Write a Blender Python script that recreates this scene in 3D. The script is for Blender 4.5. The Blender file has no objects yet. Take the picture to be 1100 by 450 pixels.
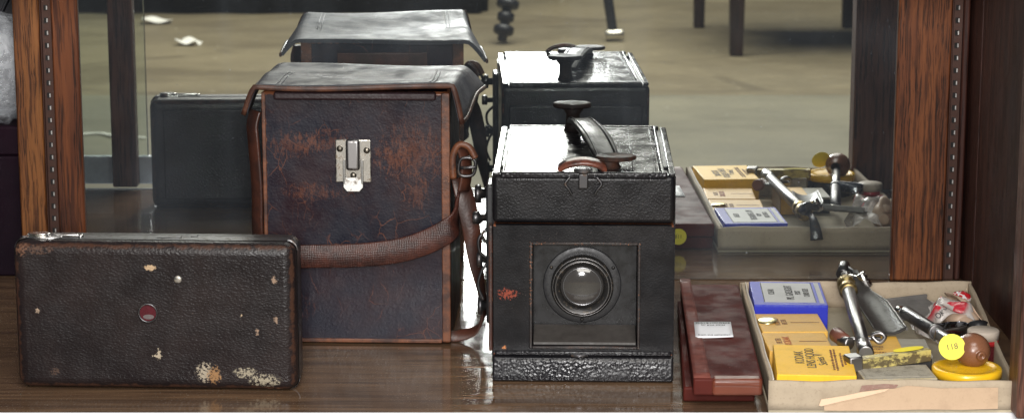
import bpy, bmesh, math, random
from mathutils import Vector, Matrix
random.seed(7)
R = math.radians
sc = bpy.context.scene
col = sc.collection

# ------------------------------------------------------------------ node helpers
class NB:
    def __init__(s, name):
        s.m = bpy.data.materials.new(name); s.m.use_nodes = True
        s.t = s.m.node_tree; s.n = s.t.nodes; s.l = s.t.links
        s.n.clear()
        s.out = s.n.new('ShaderNodeOutputMaterial')
        s.tc = s.n.new('ShaderNodeTexCoord')
        s.O = s.tc.outputs['Object']
        s.b = s.n.new('ShaderNodeBsdfPrincipled')
        s.l.new(s.b.outputs[0], s.out.inputs[0])
    def put(s, inp, v):
        if hasattr(v, 'is_output'): s.l.new(v, inp)
        else:
            if isinstance(v, (tuple, list)) and len(v) == 3 and inp.type == 'RGBA': v = (*v, 1)
            inp.default_value = v
    def set(s, **k):
        names = dict(col='Base Color', rough='Roughness', metal='Metallic', ior='IOR', spec='Specular IOR Level',
                     coat='Coat Weight', coatr='Coat Roughness', trans='Transmission Weight', alpha='Alpha',
                     normal='Normal', sheen='Sheen Weight')
        for a, v in k.items(): s.put(s.b.inputs[names[a]], v)
        return s
    def math(s, op, a, b=0.0, c=None):
        n = s.n.new('ShaderNodeMath'); n.operation = op
        s.put(n.inputs[0], a); s.put(n.inputs[1], b)
        if c is not None: s.put(n.inputs[2], c)
        return n.outputs[0]
    def vm(s, op, a, b=(0, 0, 0)):
        n = s.n.new('ShaderNodeVectorMath'); n.operation = op
        s.put(n.inputs[0], a); s.put(n.inputs[1], b)
        return n.outputs['Value'] if op in ('LENGTH', 'DOT_PRODUCT') else n.outputs[0]
    def sep(s, v):
        n = s.n.new('ShaderNodeSeparateXYZ'); s.put(n.inputs[0], v); return n.outputs
    def noise(s, scale=10, detail=4, rough=.55, vec=None, dist=0.0, stretch=None):
        v = vec if vec is not None else s.O
        if stretch: v = s.vm('MULTIPLY', v, stretch)
        n = s.n.new('ShaderNodeTexNoise'); s.put(n.inputs['Vector'], v)
        n.inputs['Scale'].default_value = scale; n.inputs['Detail'].default_value = detail
        n.inputs['Roughness'].default_value = rough; n.inputs['Distortion'].default_value = dist
        return n.outputs[0]
    def vor(s, scale=10, feature='F1', vec=None, stretch=None):
        v = vec if vec is not None else s.O
        if stretch: v = s.vm('MULTIPLY', v, stretch)
        n = s.n.new('ShaderNodeTexVoronoi'); n.feature = feature; s.put(n.inputs['Vector'], v)
        n.inputs['Scale'].default_value = scale
        return n.outputs['Distance']
    def step(s, v, lo, hi, a=0.0, b=1.0):
        n = s.n.new('ShaderNodeMapRange'); n.interpolation_type = 'SMOOTHSTEP'
        s.put(n.inputs[0], v); n.inputs[1].default_value = lo; n.inputs[2].default_value = hi
        n.inputs[3].default_value = a; n.inputs[4].default_value = b
        return n.outputs[0]
    def mix(s, f, a, b):
        n = s.n.new('ShaderNodeMix'); n.data_type = 'RGBA'
        s.put(n.inputs[0], f); s.put(n.inputs[6], a); s.put(n.inputs[7], b)
        return n.outputs[2]
    def bump(s, h, strength=.3, dist=.001, prev=None):
        n = s.n.new('ShaderNodeBump'); s.put(n.inputs['Height'], h)
        n.inputs['Strength'].default_value = strength; n.inputs['Distance'].default_value = dist
        if prev is not None: s.put(n.inputs['Normal'], prev)
        return n.outputs[0]
    def edge(s, c, h, w):
        """1 along the edges of a box of half-size h about c, 0 further than w from an edge"""
        e = s.vm('SUBTRACT', s.vm('ABSOLUTE', s.vm('SUBTRACT', s.O, c)), h)
        x, y, z = s.sep(e)
        sm = s.math('ADD', s.math('ADD', x, y), z)
        mx = s.math('MAXIMUM', s.math('MAXIMUM', x, y), z); mn = s.math('MINIMUM', s.math('MINIMUM', x, y), z)
        second = s.math('SUBTRACT', s.math('SUBTRACT', sm, mx), mn)
        return s.step(second, -w, 0.0)
    def spot(s, c, r, nz, amount=.9, soft=.08):
        """ragged blot about c with radii r"""
        d = s.vm('LENGTH', s.vm('DIVIDE', s.vm('SUBTRACT', s.O, c), r))
        v = s.math('ADD', s.math('SUBTRACT', 1.0, d), s.math('MULTIPLY', s.math('SUBTRACT', nz, .5), amount * 4))
        inside = s.step(d, 1.35, 1.0)
        return s.math('MULTIPLY', s.step(v, .25, .25 + soft), inside)

def leather(name, c1, c2, box=None, wear=(.16, .06, .03), wear_w=.006, wear_amt=.5, grain=420, gstr=.5, rough=.38,
            spots=(), scratches=None, fine=(.2, .12, .08), fine_amt=.0, big=9, spec=.5, stretch=(1, 1, 1), lump=0.0):
    b = NB(name)
    base = b.mix(b.step(b.noise(big, 5, .6), .35, .65), c1, c2)
    v = b.vor(grain, 'SMOOTH_F1', stretch=stretch)
    n2 = b.noise(grain * 1.3, 2)
    spk = b.noise(700, 2, .5)
    med = b.noise(130, 5, .7)
    c = base
    rgh = b.step(b.noise(40, 4), .3, .75, rough - .08, rough + .12)
    if fine_amt:
        m = b.math('MULTIPLY', b.step(spk, .72 - fine_amt * .2, .78 - fine_amt * .2), b.step(b.noise(16, 3), .45, .65))
        c = b.mix(m, c, fine)
    if scratches:
        scol, thr, thick, mask = scratches
        warp = b.vm('ADD', b.O, b.vm('MULTIPLY', b.vm('SUBTRACT', b.vm('MULTIPLY', b.n_col(30), (1, 1, 1)), (.5, .5, .5)), (.02, .02, .02)))
        e1 = b.vor(34, 'DISTANCE_TO_EDGE', vec=warp, stretch=(1.3, 1, .8))
        e2 = b.vor(95, 'DISTANCE_TO_EDGE', vec=warp, stretch=(1, 1, .6))
        l1 = b.math('MULTIPLY', b.step(e1, thick, thick * .3), b.step(b.noise(22, 3), .48, .62))
        l2 = b.math('MULTIPLY', b.step(e2, thick * 1.3, thick * .3), b.step(b.noise(14, 4, .6), thr, thr + .12))
        l = b.math('MAXIMUM', b.math('MULTIPLY', l1, .55), b.math('MULTIPLY', l2, .7))
        c = b.mix(l, c, scol)
        for (pc, pr) in mask:
            sm = b.spot(pc, pr, b.noise(240, 7, .85, stretch=(1.2, 1, .4)), 2.3, .5)
            c = b.mix(b.math('MULTIPLY', sm, .34), c, scol)
    if box:
        e = b.edge(box[0], box[1], wear_w)
        m = b.step(b.math('ADD', e, b.math('MULTIPLY', b.math('SUBTRACT', med, .5), 1.6)), 1.0 - wear_amt, 1.25 - wear_amt * .8)
        c = b.mix(b.math('MULTIPLY', m, .85), c, wear)
    for (pc, pr, pcol, amt) in spots:
        sm = b.spot(pc, pr, b.noise(380, 6, .75), amt, .1)
        c = b.mix(sm, c, pcol)
        rgh = b.mix(sm, rgh, (.7, .7, .7))
    h = b.math('ADD', v, b.math('MULTIPLY', n2, .35))
    nr = b.bump(h, gstr, .00045)
    nr = b.bump(b.noise(60, 3), .10, .0012, nr)
    if lump: nr = b.bump(b.noise(22, 4, .6), .5, lump, nr)
    b.set(col=c, rough=rgh, normal=nr, spec=spec)
    return b.m
def _ncol(s, scale):
    n = s.n.new('ShaderNodeTexNoise'); s.put(n.inputs['Vector'], s.O); n.inputs['Scale'].default_value = scale
    n.inputs['Detail'].default_value = 3
    return n.outputs['Color']
NB.n_col = _ncol

def wood(name, c1, c2, c3, axis='z', rough=.4, scale=1.0, bump=.25, coat=0.0, coatr=.15, spec=.5, pores=1.0):
    b = NB(name)
    ax = 'xyz'.index(axis)
    def st(k): return tuple(k if i == ax else 1 for i in range(3))
    warp = b.vm('MULTIPLY', b.vm('SUBTRACT', b.n_col(9 * scale), (.5, .5, .5)), tuple(0 if i == ax else .010 / scale for i in range(3)))
    v = b.vm('ADD', b.O, warp)
    rings = b.noise(40 * scale, 3, .5, vec=b.vm('MULTIPLY', v, st(.10)), dist=1.0)
    g = b.noise(170 * scale, 4, .6, vec=b.vm('MULTIPLY', v, st(.045)))
    pore = b.noise(420 * scale, 3, .6, vec=b.vm('MULTIPLY', v, st(.035)))
    c = b.mix(b.step(rings, .36, .64), c1, c2)
    c = b.mix(b.math('MULTIPLY', b.step(g, .46, .62), .8 * pores), c, c3)
    p = b.math('MULTIPLY', b.step(pore, .52, .60), b.step(rings, .3, .6, .45, 1.0))
    c = b.mix(b.math('MULTIPLY', p, .85 * pores), c, tuple(x * .25 for x in c3))
    nr = b.bump(b.math('SUBTRACT', 1.0, p), bump, .0006)
    b.set(col=c, rough=b.step(b.noise(30, 3), .3, .7, rough - .07, rough + .08), normal=nr, coat=coat, coatr=coatr, spec=spec)
    return b.m

def metal(name, c, dirt=(.05, .04, .035), rough=.28, amt=.4, metalness=1.0, scale=150):
    b = NB(name)
    d = b.step(b.noise(scale, 5, .7), .62 - amt * .3, .8 - amt * .3)
    b.set(col=b.mix(d, c, dirt), metal=b.mix(d, (metalness,) * 3, (.15, .15, .15)),
          rough=b.mix(d, (rough,) * 3, (.6, .6, .6)), normal=b.bump(b.noise(scale * 2.5, 2), .03, .0002))
    return b.m

def card(name, c, dirt=None, rough=.7, amt=.35, box=None, edgec=None, ew=.003, spec=.4, scale=45, fib=500):
    b = NB(name)
    dirt = dirt or tuple(x * .55 for x in c)
    cc = b.mix(b.math('MULTIPLY', b.step(b.noise(scale, 6, .7), .45, .8), amt), c, dirt)
    cc = b.mix(b.math('MULTIPLY', b.step(b.noise(scale * 9, 3, .6), .56, .72), amt), cc, dirt)
    cc = b.mix(b.math('MULTIPLY', b.step(b.noise(scale * .5, 5, .7), .5, .7), amt * .5), cc, tuple(x * .6 for x in c))
    if box:
        e = b.edge(box[0], box[1], ew)
        m = b.step(b.math('ADD', e, b.math('MULTIPLY', b.math('SUBTRACT', b.noise(230, 4, .7), .5), 1.5)), .75, 1.1)
        cc = b.mix(b.math('MULTIPLY', m, .8), cc, edgec or tuple(min(1, x * 1.5 + .1) for x in c))
    nr = b.bump(b.noise(fib, 3), .15, .0004)
    nr = b.bump(b.noise(35, 2), .25, .0015, nr)
    b.set(col=cc, rough=rough, normal=nr, spec=spec)
    return b.m

def plain(name, c, rough=.5, metalness=0.0, spec=.5, var=.3, scale=90):
    b = NB(name)
    cc = b.mix(b.math('MULTIPLY', b.step(b.noise(scale, 5, .7), .35, .75), var), c, tuple(x * .45 for x in c))
    b.set(col=cc, rough=b.step(b.noise(scale * 1.7, 4), .3, .7, max(.03, rough - .07), rough + .08), metal=metalness, spec=spec,
          normal=b.bump(b.noise(scale * 4, 3), .08, .0004))
    return b.m

# ------------------------------------------------------------------ mesh helpers
def bm_new(): return bmesh.new()
def box(bm, x0, x1, y0, y1, z0, z1, bev=0.0, seg=3, M=None):
    r = bmesh.ops.create_cube(bm, size=1.0)
    vs = r['verts']
    for v in vs:
        v.co = Vector(((x0 + x1) / 2 + v.co.x * (x1 - x0), (y0 + y1) / 2 + v.co.y * (y1 - y0), (z0 + z1) / 2 + v.co.z * (z1 - z0)))
    allv = list(vs)
    if bev > 0:
        es = list({e for v in vs for e in v.link_edges})
        rr = bmesh.ops.bevel(bm, geom=es, offset=bev, segments=seg, affect='EDGES', profile=.5)
        allv = list({v for f in rr['faces'] for v in f.verts} | {v for v in vs if v.is_valid})
        for f in rr['faces']: f.smooth = True
    if M is not None:
        for v in allv: v.co = M @ v.co
    return allv
def lathe(bm, prof, n=32, M=None, cap=True):
    """revolve (r, z) about z"""
    rings = []
    for r, z in prof:
        ring = []
        for i in range(n):
            a = 2 * math.pi * i / n
            p = Vector((r * math.cos(a), r * math.sin(a), z))
            ring.append(bm.verts.new(M @ p if M is not None else p))
        rings.append(ring)
    for a, b in zip(rings, rings[1:]):
        for i in range(n):
            f = bm.faces.new((a[i], a[(i + 1) % n], b[(i + 1) % n], b[i])); f.smooth = True
    if cap:
        if prof[0][0] > 1e-6: bm.faces.new(rings[0][::-1])
        if prof[-1][0] > 1e-6: bm.faces.new(rings[-1])
def aim(p, d, up=None):
    """matrix taking local z to direction d at p"""
    d = Vector(d).normalized()
    return Matrix.Translation(Vector(p)) @ d.to_track_quat('Z', 'Y').to_matrix().to_4x4()
def rod(bm, p, q, r, r2=None, n=20, bev=.0):
    p = Vector(p); q = Vector(q); L = (q - p).length; r2 = r if r2 is None else r2
    c = min(r, r2) * .18
    lathe(bm, [(max(r - c, 1e-5), 0), (r, c), (r2, L - c), (max(r2 - c, 1e-5), L)], n, aim(p, q - p))
def tube(bm, pts, r, n=10, closed=False, sub=6):
    P = smooth_path(pts, sub, closed)
    ribbon(bm, P, None, None, prof=[(r * math.cos(2 * math.pi * i / n), r * math.sin(2 * math.pi * i / n)) for i in range(n)], closed=closed)
def smooth_path(pts, sub=6, closed=False):
    pts = [Vector(p) for p in pts]
    out = []
    n = len(pts)
    rng = range(n if closed else n - 1)
    for i in rng:
        p0 = pts[(i - 1) % n] if (closed or i > 0) else pts[0]
        p1 = pts[i]; p2 = pts[(i + 1) % n]
        p3 = pts[(i + 2) % n] if (closed or i + 2 < n) else pts[-1]
        for k in range(sub):
            t = k / sub
            out.append(.5 * ((2 * p1) + (-p0 + p2) * t + (2 * p0 - 5 * p1 + 4 * p2 - p3) * t * t + (-p0 + 3 * p1 - 3 * p2 + p3) * t ** 3))
    if not closed: out.append(pts[-1])
    return out
def ribbon(bm, P, widths, ups, prof=None, th=.003, closed=False):
    """sweep a profile along points P; ups gives the width direction (list or one vector)"""
    rings = []
    n = len(P)
    prev = None
    for i, p in enumerate(P):
        a = P[(i - 1) % n] if (closed or i > 0) else P[i]; b = P[(i + 1) % n] if (closed or i < n - 1) else P[i]
        t = (b - a).normalized()
        if ups is None:
            u = prev if prev is not None else (Vector((0, 0, 1)) if abs(t.z) < .9 else Vector((1, 0, 0)))
        else:
            u = Vector(ups[i]) if isinstance(ups, list) else Vector(ups)
        u = (u - t * u.dot(t)).normalized(); prev = u
        s = t.cross(u).normalized()
        if prof is not None: pr = prof
        else:
            w = (widths[i] if isinstance(widths, list) else widths) / 2; h = th / 2; e = min(h, w) * .6
            pr = [(w, -h + e), (w, h - e), (w - e, h), (-w + e, h), (-w, h - e), (-w, -h + e), (-w + e, -h), (w - e, -h)]
        rings.append([bm.verts.new(p + u * x + s * y) for x, y in pr])
    m = len(rings[0])
    k = len(rings)
    for i in range(k if closed else k - 1):
        a = rings[i]; b = rings[(i + 1) % k]
        for j in range(m):
            f = bm.faces.new((a[j], a[(j + 1) % m], b[(j + 1) % m], b[j])); f.smooth = True
    if not closed:
        bm.faces.new(rings[0][::-1]); bm.faces.new(rings[-1])
def lerp_list(vals, n):
    out = []
    for i in range(n):
        t = i / (n - 1) * (len(vals) - 1); k = min(int(t), len(vals) - 2); f = t - k
        a, b = vals[k], vals[k + 1]
        out.append(a * (1 - f) + b * f if not isinstance(a, Vector) else a.lerp(b, f))
    return out
def sheet(bm, fn, nu, nv, th):
    """thick surface fn(u, v) in 0..1"""
    top = [[Vector(fn(i / nu, j / nv)) for j in range(nv + 1)] for i in range(nu + 1)]
    A, B = [], []
    for i in range(nu + 1):
        ra, rb = [], []
        for j in range(nv + 1):
            du = top[min(i + 1, nu)][j] - top[max(i - 1, 0)][j]; dv = top[i][min(j + 1, nv)] - top[i][max(j - 1, 0)]
            nn = du.cross(dv)
            nn = nn.normalized() if nn.length > 1e-12 else Vector((0, 0, 1))
            ra.append(bm.verts.new(top[i][j])); rb.append(bm.verts.new(top[i][j] - nn * th))
        A.append(ra); B.append(rb)
    for i in range(nu):
        for j in range(nv):
            f = bm.faces.new((A[i][j], A[i + 1][j], A[i + 1][j + 1], A[i][j + 1])); f.smooth = True
            f = bm.faces.new((B[i][j], B[i][j + 1], B[i + 1][j + 1], B[i + 1][j])); f.smooth = True
    for i in range(nu):
        bm.faces.new((A[i][0], B[i][0], B[i + 1][0], A[i + 1][0])); bm.faces.new((A[i][nv], A[i + 1][nv], B[i + 1][nv], B[i][nv]))
    for j in range(nv):
        bm.faces.new((A[0][j], A[0][j + 1], B[0][j + 1], B[0][j])); bm.faces.new((A[nu][j], B[nu][j], B[nu][j + 1], A[nu][j + 1]))
def prism(bm, poly, z0, z1, bev=0.0, M=None, seg=2):
    """extrude a polygon (x, y) from z0 to z1"""
    a = [bm.verts.new((x, y, z0)) for x, y in poly]; b = [bm.verts.new((x, y, z1)) for x, y in poly]
    fs = [bm.faces.new(a[::-1]), bm.faces.new(b)]
    n = len(poly)
    for i in range(n): fs.append(bm.faces.new((a[i], a[(i + 1) % n], b[(i + 1) % n], b[i])))
    allv = set(a + b)
    if bev > 0:
        es = list({e for f in fs for e in f.edges})
        rr = bmesh.ops.bevel(bm, geom=es, offset=bev, segments=seg, affect='EDGES', profile=.5)
        for f in rr['faces']:
            f.smooth = True; allv |= set(f.verts)
    if M is not None:
        for v in allv:
            if v.is_valid: v.co = M @ v.co
def ell(cx, cy, rx, ry, n=28): return [(cx + rx * math.cos(2 * math.pi * i / n), cy + ry * math.sin(2 * math.pi * i / n)) for i in range(n)]

def obj(name, bm, m, parent=None, label=None):
    bmesh.ops.recalc_face_normals(bm, faces=bm.faces)
    me = bpy.data.meshes.new(name); bm.to_mesh(me); bm.free()
    me.materials.append(m)
    o = bpy.data.objects.new(name, me); col.objects.link(o)
    if parent is not None: o.parent = parent
    if label: o['label'] = label
    return o
def tag(o, label, cat, group=None):
    o['label'] = label; o['category'] = cat
    if group: o['group'] = group
    return o
def thing(name, label, cat, loc=(0, 0, 0), rz=0.0, group=None):
    o = bpy.data.objects.new(name, None); col.objects.link(o)
    o.location = loc; o.rotation_euler = (0, 0, R(rz)); o.empty_display_size = .02
    return tag(o, label, cat, group)
def struct(name, bm, m):
    o = obj(name, bm, m); o['kind'] = 'structure'; return o
def text(name, body, size, m, parent, loc, rot, align='CENTER', ext=.00008, sx=1.0):
    cu = bpy.data.curves.new(name, 'FONT'); cu.body = body; cu.size = size; cu.extrude = ext; cu.align_x = align; cu.align_y = 'CENTER'
    cu.materials.append(m)
    o = bpy.data.objects.new(name, cu); col.objects.link(o)
    bpy.context.view_layer.update()
    me = bpy.data.meshes.new_from_object(o.evaluated_get(bpy.context.evaluated_depsgraph_get())); me.name = name
    bpy.data.objects.remove(o)
    if not me.materials: me.materials.append(m)
    o = bpy.data.objects.new(name, me); col.objects.link(o)
    o.parent = parent; o.location = loc; o.rotation_euler = rot; o.scale = (sx, 1, 1)
    return o

# ------------------------------------------------------------------ shared materials
INK = plain('ink', (.02, .018, .02), .6, var=.1)
BROWN_INK = plain('brown_ink', (.16, .06, .03), .6, var=.2)
DKMETAL = metal('blackened_metal', (.09, .088, .092), (.06, .035, .02), .34, .35, .9)
STEEL = metal('tarnished_steel', (.30, .29, .29), (.16, .15, .14), .38, .25, 1.0, 60)
NICKEL = metal('worn_nickel', (.52, .50, .46), (.16, .12, .08), .3, .5)
BRASS = metal('tarnished_brass', (.42, .31, .13), (.08, .055, .03), .35, .5)
ALU = plain('white_aluminium', (.78, .79, .82), .32, 0.0, .6, .06)
STICKER = card('yellow_sticker', (.80, .68, .05), (.62, .5, .04), .55, .2)
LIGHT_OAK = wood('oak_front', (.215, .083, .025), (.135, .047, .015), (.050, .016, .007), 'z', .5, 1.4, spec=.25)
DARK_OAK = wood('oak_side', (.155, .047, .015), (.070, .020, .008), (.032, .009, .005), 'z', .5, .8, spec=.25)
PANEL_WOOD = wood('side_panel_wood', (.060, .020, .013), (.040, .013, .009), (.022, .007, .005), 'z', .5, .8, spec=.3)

# ------------------------------------------------------------------ the case: shelf, rail, mirror, posts
b = NB('shelf_laminate')
v = b.vm('MULTIPLY', b.O, (.07, 1, 1))
g1 = b.noise(60, 6, .65, vec=v, dist=1.0); g2 = b.noise(240, 3, .6, vec=v)
c = b.mix(b.step(g1, .3, .7), (.175, .105, .060), (.075, .044, .028))
c = b.mix(b.math('MULTIPLY', b.step(g2, .5, .7), .5), c, (.045, .028, .018))
dust = b.math('MULTIPLY', b.step(b.noise(420, 3, .6), .60, .70), b.step(b.noise(9, 3), .3, .65))
c = b.mix(b.math('MULTIPLY', dust, .5), c, (.36, .33, .28))
b.set(col=c, rough=b.step(b.noise(40, 6, .7), .3, .7, .06, .13), spec=.5, normal=b.bump(b.noise(60, 3, stretch=(.5, 1, 1)), .05, .0006))
bm = bm_new(); box(bm, -1.3, .492, -.502, .34, -.03, 0)
struct('display_shelf', bm, b.m)
RAIL = thing('shelf_rail', 'white aluminium rail along the front edge of the shelf', 'rail', (0, -.503, 0))
bm = bm_new(); prism(bm, [(-.0005, .0012), (-.003, .0012), (-.013, -.006), (-.0135, -.026), (-.0005, -.026)], -1.3, .56, .0006, Matrix(((0, 0, 1, 0), (1, 0, 0, 0), (0, 1, 0, 0), (0, 0, 0, 1)))); obj('rail_cap', bm, ALU, RAIL)
bm = bm_new(); box(bm, -1.3, .56, -.028, -.0165, -.034, -.0035, .0012, 2); obj('track', bm, plain('grey_aluminium', (.52, .54, .62), .35, 0, .6, .1), RAIL)

b = NB('dusty_mirror')
gl = b.n.new('ShaderNodeBsdfGlossy'); gl.inputs['Color'].default_value = (.74, .78, .76, 1); gl.inputs['Roughness'].default_value = .004
df = b.n.new('ShaderNodeBsdfDiffuse'); df.inputs['Color'].default_value = (.50, .57, .66, 1)
mx = b.n.new('ShaderNodeMixShader')
sp = b.math('MAXIMUM', b.math('MULTIPLY', b.step(b.noise(420, 2, .5), .68, .74), .22), b.math('MULTIPLY', b.step(b.noise(150, 2, .5), .76, .79), .35))
sm = b.math('MULTIPLY', b.step(b.noise(7, 5, .65), .4, .75), .028)
strk = b.math('MULTIPLY', b.step(b.noise(12, 5, .65, stretch=(1, 1, .05)), .5, .75), .030)
b.put(mx.inputs[0], b.math('ADD', b.math('ADD', b.math('ADD', sp, sm), strk), .024))
b.l.new(gl.outputs[0], mx.inputs[1]); b.l.new(df.outputs[0], mx.inputs[2]); b.l.new(mx.outputs[0], b.out.inputs[0])
bm = bm_new(); box(bm, -.4655, .4145, 0, .005, .0008, .62)
tag(obj('mirror_panel', bm, b.m), 'large dusty mirror forming the back of the case between the oak posts', 'mirror')

def slotted(bm, x, y, z0, z1):
    box(bm, x - .007, x + .007, y, y + .003, z0, z1)
SLOT = plain('slot_shadow', (.006, .005, .005), .8, var=0)
STRIPM = metal('brown_metal_strip', (.06, .026, .018), (.03, .014, .01), .45, .3, .4)
GLINT = plain('slot_edge_glint', (.6, .58, .56), .35, .6, .5, .1)  # glint along the slot edges, put in as pale colour
def post(label, x0, xs, x1, mleft, mright, groove):
    t = thing('oak_post', label, 'post', ((x0 + x1) / 2, 0, 0)); cx = (x0 + x1) / 2
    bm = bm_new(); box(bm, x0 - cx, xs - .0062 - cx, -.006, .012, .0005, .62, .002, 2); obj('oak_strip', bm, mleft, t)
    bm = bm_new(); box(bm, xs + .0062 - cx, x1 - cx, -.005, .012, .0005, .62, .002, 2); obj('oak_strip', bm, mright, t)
    bm = bm_new(); box(bm, xs - .006 - cx, xs + .006 - cx, .001, .006, .0005, .62)
    # raised lips either side of the slot line
    box(bm, xs - .006 - cx, xs - .0042 - cx, -.004, .001, .0005, .62, .0006, 1)
    s = obj('slotted_strip', bm, STRIPM, t)
    bm = bm_new()
    for k in range(44):
        z = .012 + k * .0135
        box(bm, xs - .0018 - cx, xs + .0022 - cx, -.0002, .0008, z, z + .0055)
    obj('slots', bm, SLOT, s)
    bm = bm_new()
    for k in range(44):
        z = .012 + k * .0135
        box(bm, xs + .0010 - cx, xs + .0022 - cx, -.0010, -.0003, z + .0008, z + .0048)
    obj('slot_edge_glints', bm, GLINT, s)
    return t
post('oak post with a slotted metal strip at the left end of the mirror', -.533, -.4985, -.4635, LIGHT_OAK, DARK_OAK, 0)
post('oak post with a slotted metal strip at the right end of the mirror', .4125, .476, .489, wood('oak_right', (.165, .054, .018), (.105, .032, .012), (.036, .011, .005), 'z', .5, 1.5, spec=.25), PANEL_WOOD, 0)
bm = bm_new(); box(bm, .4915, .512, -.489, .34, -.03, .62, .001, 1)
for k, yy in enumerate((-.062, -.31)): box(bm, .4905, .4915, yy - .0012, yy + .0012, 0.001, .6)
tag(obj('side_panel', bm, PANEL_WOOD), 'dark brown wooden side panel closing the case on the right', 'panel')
# posts and header of the case front, in view through the mirror / as shade on the posts
FPW = wood('front_post_wood_fill_lit', (.17, .075, .05), (.11, .048, .034), (.06, .024, .018), 'z', .5, .9, spec=.3)  # wood colour raised above the side panel's, standing in for fill light
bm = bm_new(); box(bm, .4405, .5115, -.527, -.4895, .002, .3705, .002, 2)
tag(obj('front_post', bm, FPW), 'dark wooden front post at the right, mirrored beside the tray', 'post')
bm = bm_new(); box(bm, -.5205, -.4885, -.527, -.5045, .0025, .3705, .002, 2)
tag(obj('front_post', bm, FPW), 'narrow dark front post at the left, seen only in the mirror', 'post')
bm = bm_new(); box(bm, -1.3, .56, -.53, -.495, .3725, .43, .002, 2)
tag(obj('case_header', bm, PANEL_WOOD), 'wooden header along the top of the case front, shading the posts', 'header')
gd = thing('sliding_glass_door', 'sliding glass door pushed left with an aluminium bottom shoe', 'glass door', (-.8, -.54, 0))
b = NB('pane_glass'); b.set(col=(.88, .96, .93), rough=.02, trans=1.0, ior=1.45)
bm = bm_new(); box(bm, -.45, .322, -.003, .003, .002, .3705, .001, 1); obj('pane', bm, b.m, gd)
bm = bm_new(); box(bm, -.45, .33, -.007, .007, .0015, .038, .0015, 2); obj('bottom_shoe', bm, plain('door_shoe_aluminium', (.5, .54, .58), .4, .1), gd)

# left bay, behind the left post
bm = bm_new(); box(bm, -1.3, .9, .345, .36, -.5, .9)
struct('back_wall', bm, plain('back_wall_paint', (.02, .018, .022), .8))
t = thing('storage_box', 'dark maroon box standing behind the left oak post', 'box', (-.62, .06, 0))
BOXM = leather('maroon_box_cloth', (.012, .004, .009), (.008, .004, .008), grain=600, gstr=.2, rough=.7, spec=.1)
bm = bm_new(); box(bm, -.09, .09, -.045, .06, .0005, .135, .003); obj('box_base', bm, BOXM, t)
bm = bm_new(); box(bm, -.092, .0915, -.047, .062, .1355, .168, .003); obj('box_lid', bm, BOXM, t)

def film(name, c, alpha=.4, rough=.12):
    b = NB(name)
    w = b.noise(38, 5, .6, dist=1.5); w2 = b.noise(110, 4, .6)
    b.set(col=c, rough=rough, trans=0.0, spec=.9, alpha=b.step(w, .35, .7, alpha * .55, min(1, alpha * 1.5)),
          normal=b.bump(b.math('ADD', w, b.math('MULTIPLY', w2, .5)), .9, .004))
    return b.m
def bag_mesh(bm, rx, ry, rz, cz, nu=40, nv=26, seed=1, amp=.18, sq=2.6):
    rnd = random.Random(seed)
    ph = [(rnd.uniform(2, 8), rnd.uniform(2, 9), rnd.uniform(0, 6.28), rnd.uniform(.3, 1)) for _ in range(9)]
    rings = []
    for j in range(nv + 1):
        v = math.pi * j / nv
        ring = []
        for i in range(nu):
            u = 2 * math.pi * i / nu
            d = Vector((math.sin(v) * math.cos(u), math.sin(v) * math.sin(u), math.cos(v)))
            k = (abs(d.x) ** sq + abs(d.y) ** sq + abs(d.z) ** sq) ** (-1 / sq)
            w = sum(a * abs(math.sin(f * d.x * 2 + g * d.z * 2 + p + g * d.y)) for f, g, p, a in ph) / 4 - .6
            ring.append(bm.verts.new((d.x * k * rx * (1 + amp * w), d.y * k * ry * (1 + amp * w), cz + d.z * k * rz * (1 + amp * w))))
        rings.append(ring)
    for a, c in zip(rings, rings[1:]):
        for i in range(nu):
            try:
                f = bm.faces.new((a[i], a[(i + 1) % nu], c[(i + 1) % nu], c[i])); f.smooth = True
            except ValueError: pass
    bmesh.ops.remove_doubles(bm, verts=bm.verts, dist=1e-5)
CLEAR = film('clear_plastic', (.70, .73, .78), .30)
bm = bm_new(); bag_mesh(bm, .052, .045, .058, 0, seed=4, amp=.25)
o = obj('plastic_bag', bm, CLEAR); o.location = (-.578, .05, .2255); tag(o, 'crumpled clear plastic bag lying on the dark maroon box', 'plastic bag')
t = thing('camera_pouch', 'black cloth pouch leaning at the far left behind the plastic bag', 'pouch', (-.625, .14, .0))
PCH = leather('pouch_cloth', (.012, .012, .018), (.008, .008, .012), grain=700, gstr=.3, rough=.6)
bm = bm_new()
prism(bm, [(-.07, .0), (.03, .0), (.045, .17), (.10, .34), (.02, .36), (-.07, .33)], -.02, .03, .012, Matrix.Translation((0, 0, .001)) @ Matrix.Rotation(R(90), 4, 'X'), 3)
obj('pouch_body', bm, PCH, t)
bm = bm_new(); ribbon(bm, smooth_path([(.035, -.045, .20), (.05, -.05, .26), (.085, -.04, .33)], 6), .012, (0, 1, 0), th=.003); obj('carry_strap', bm, PCH, t)

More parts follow.
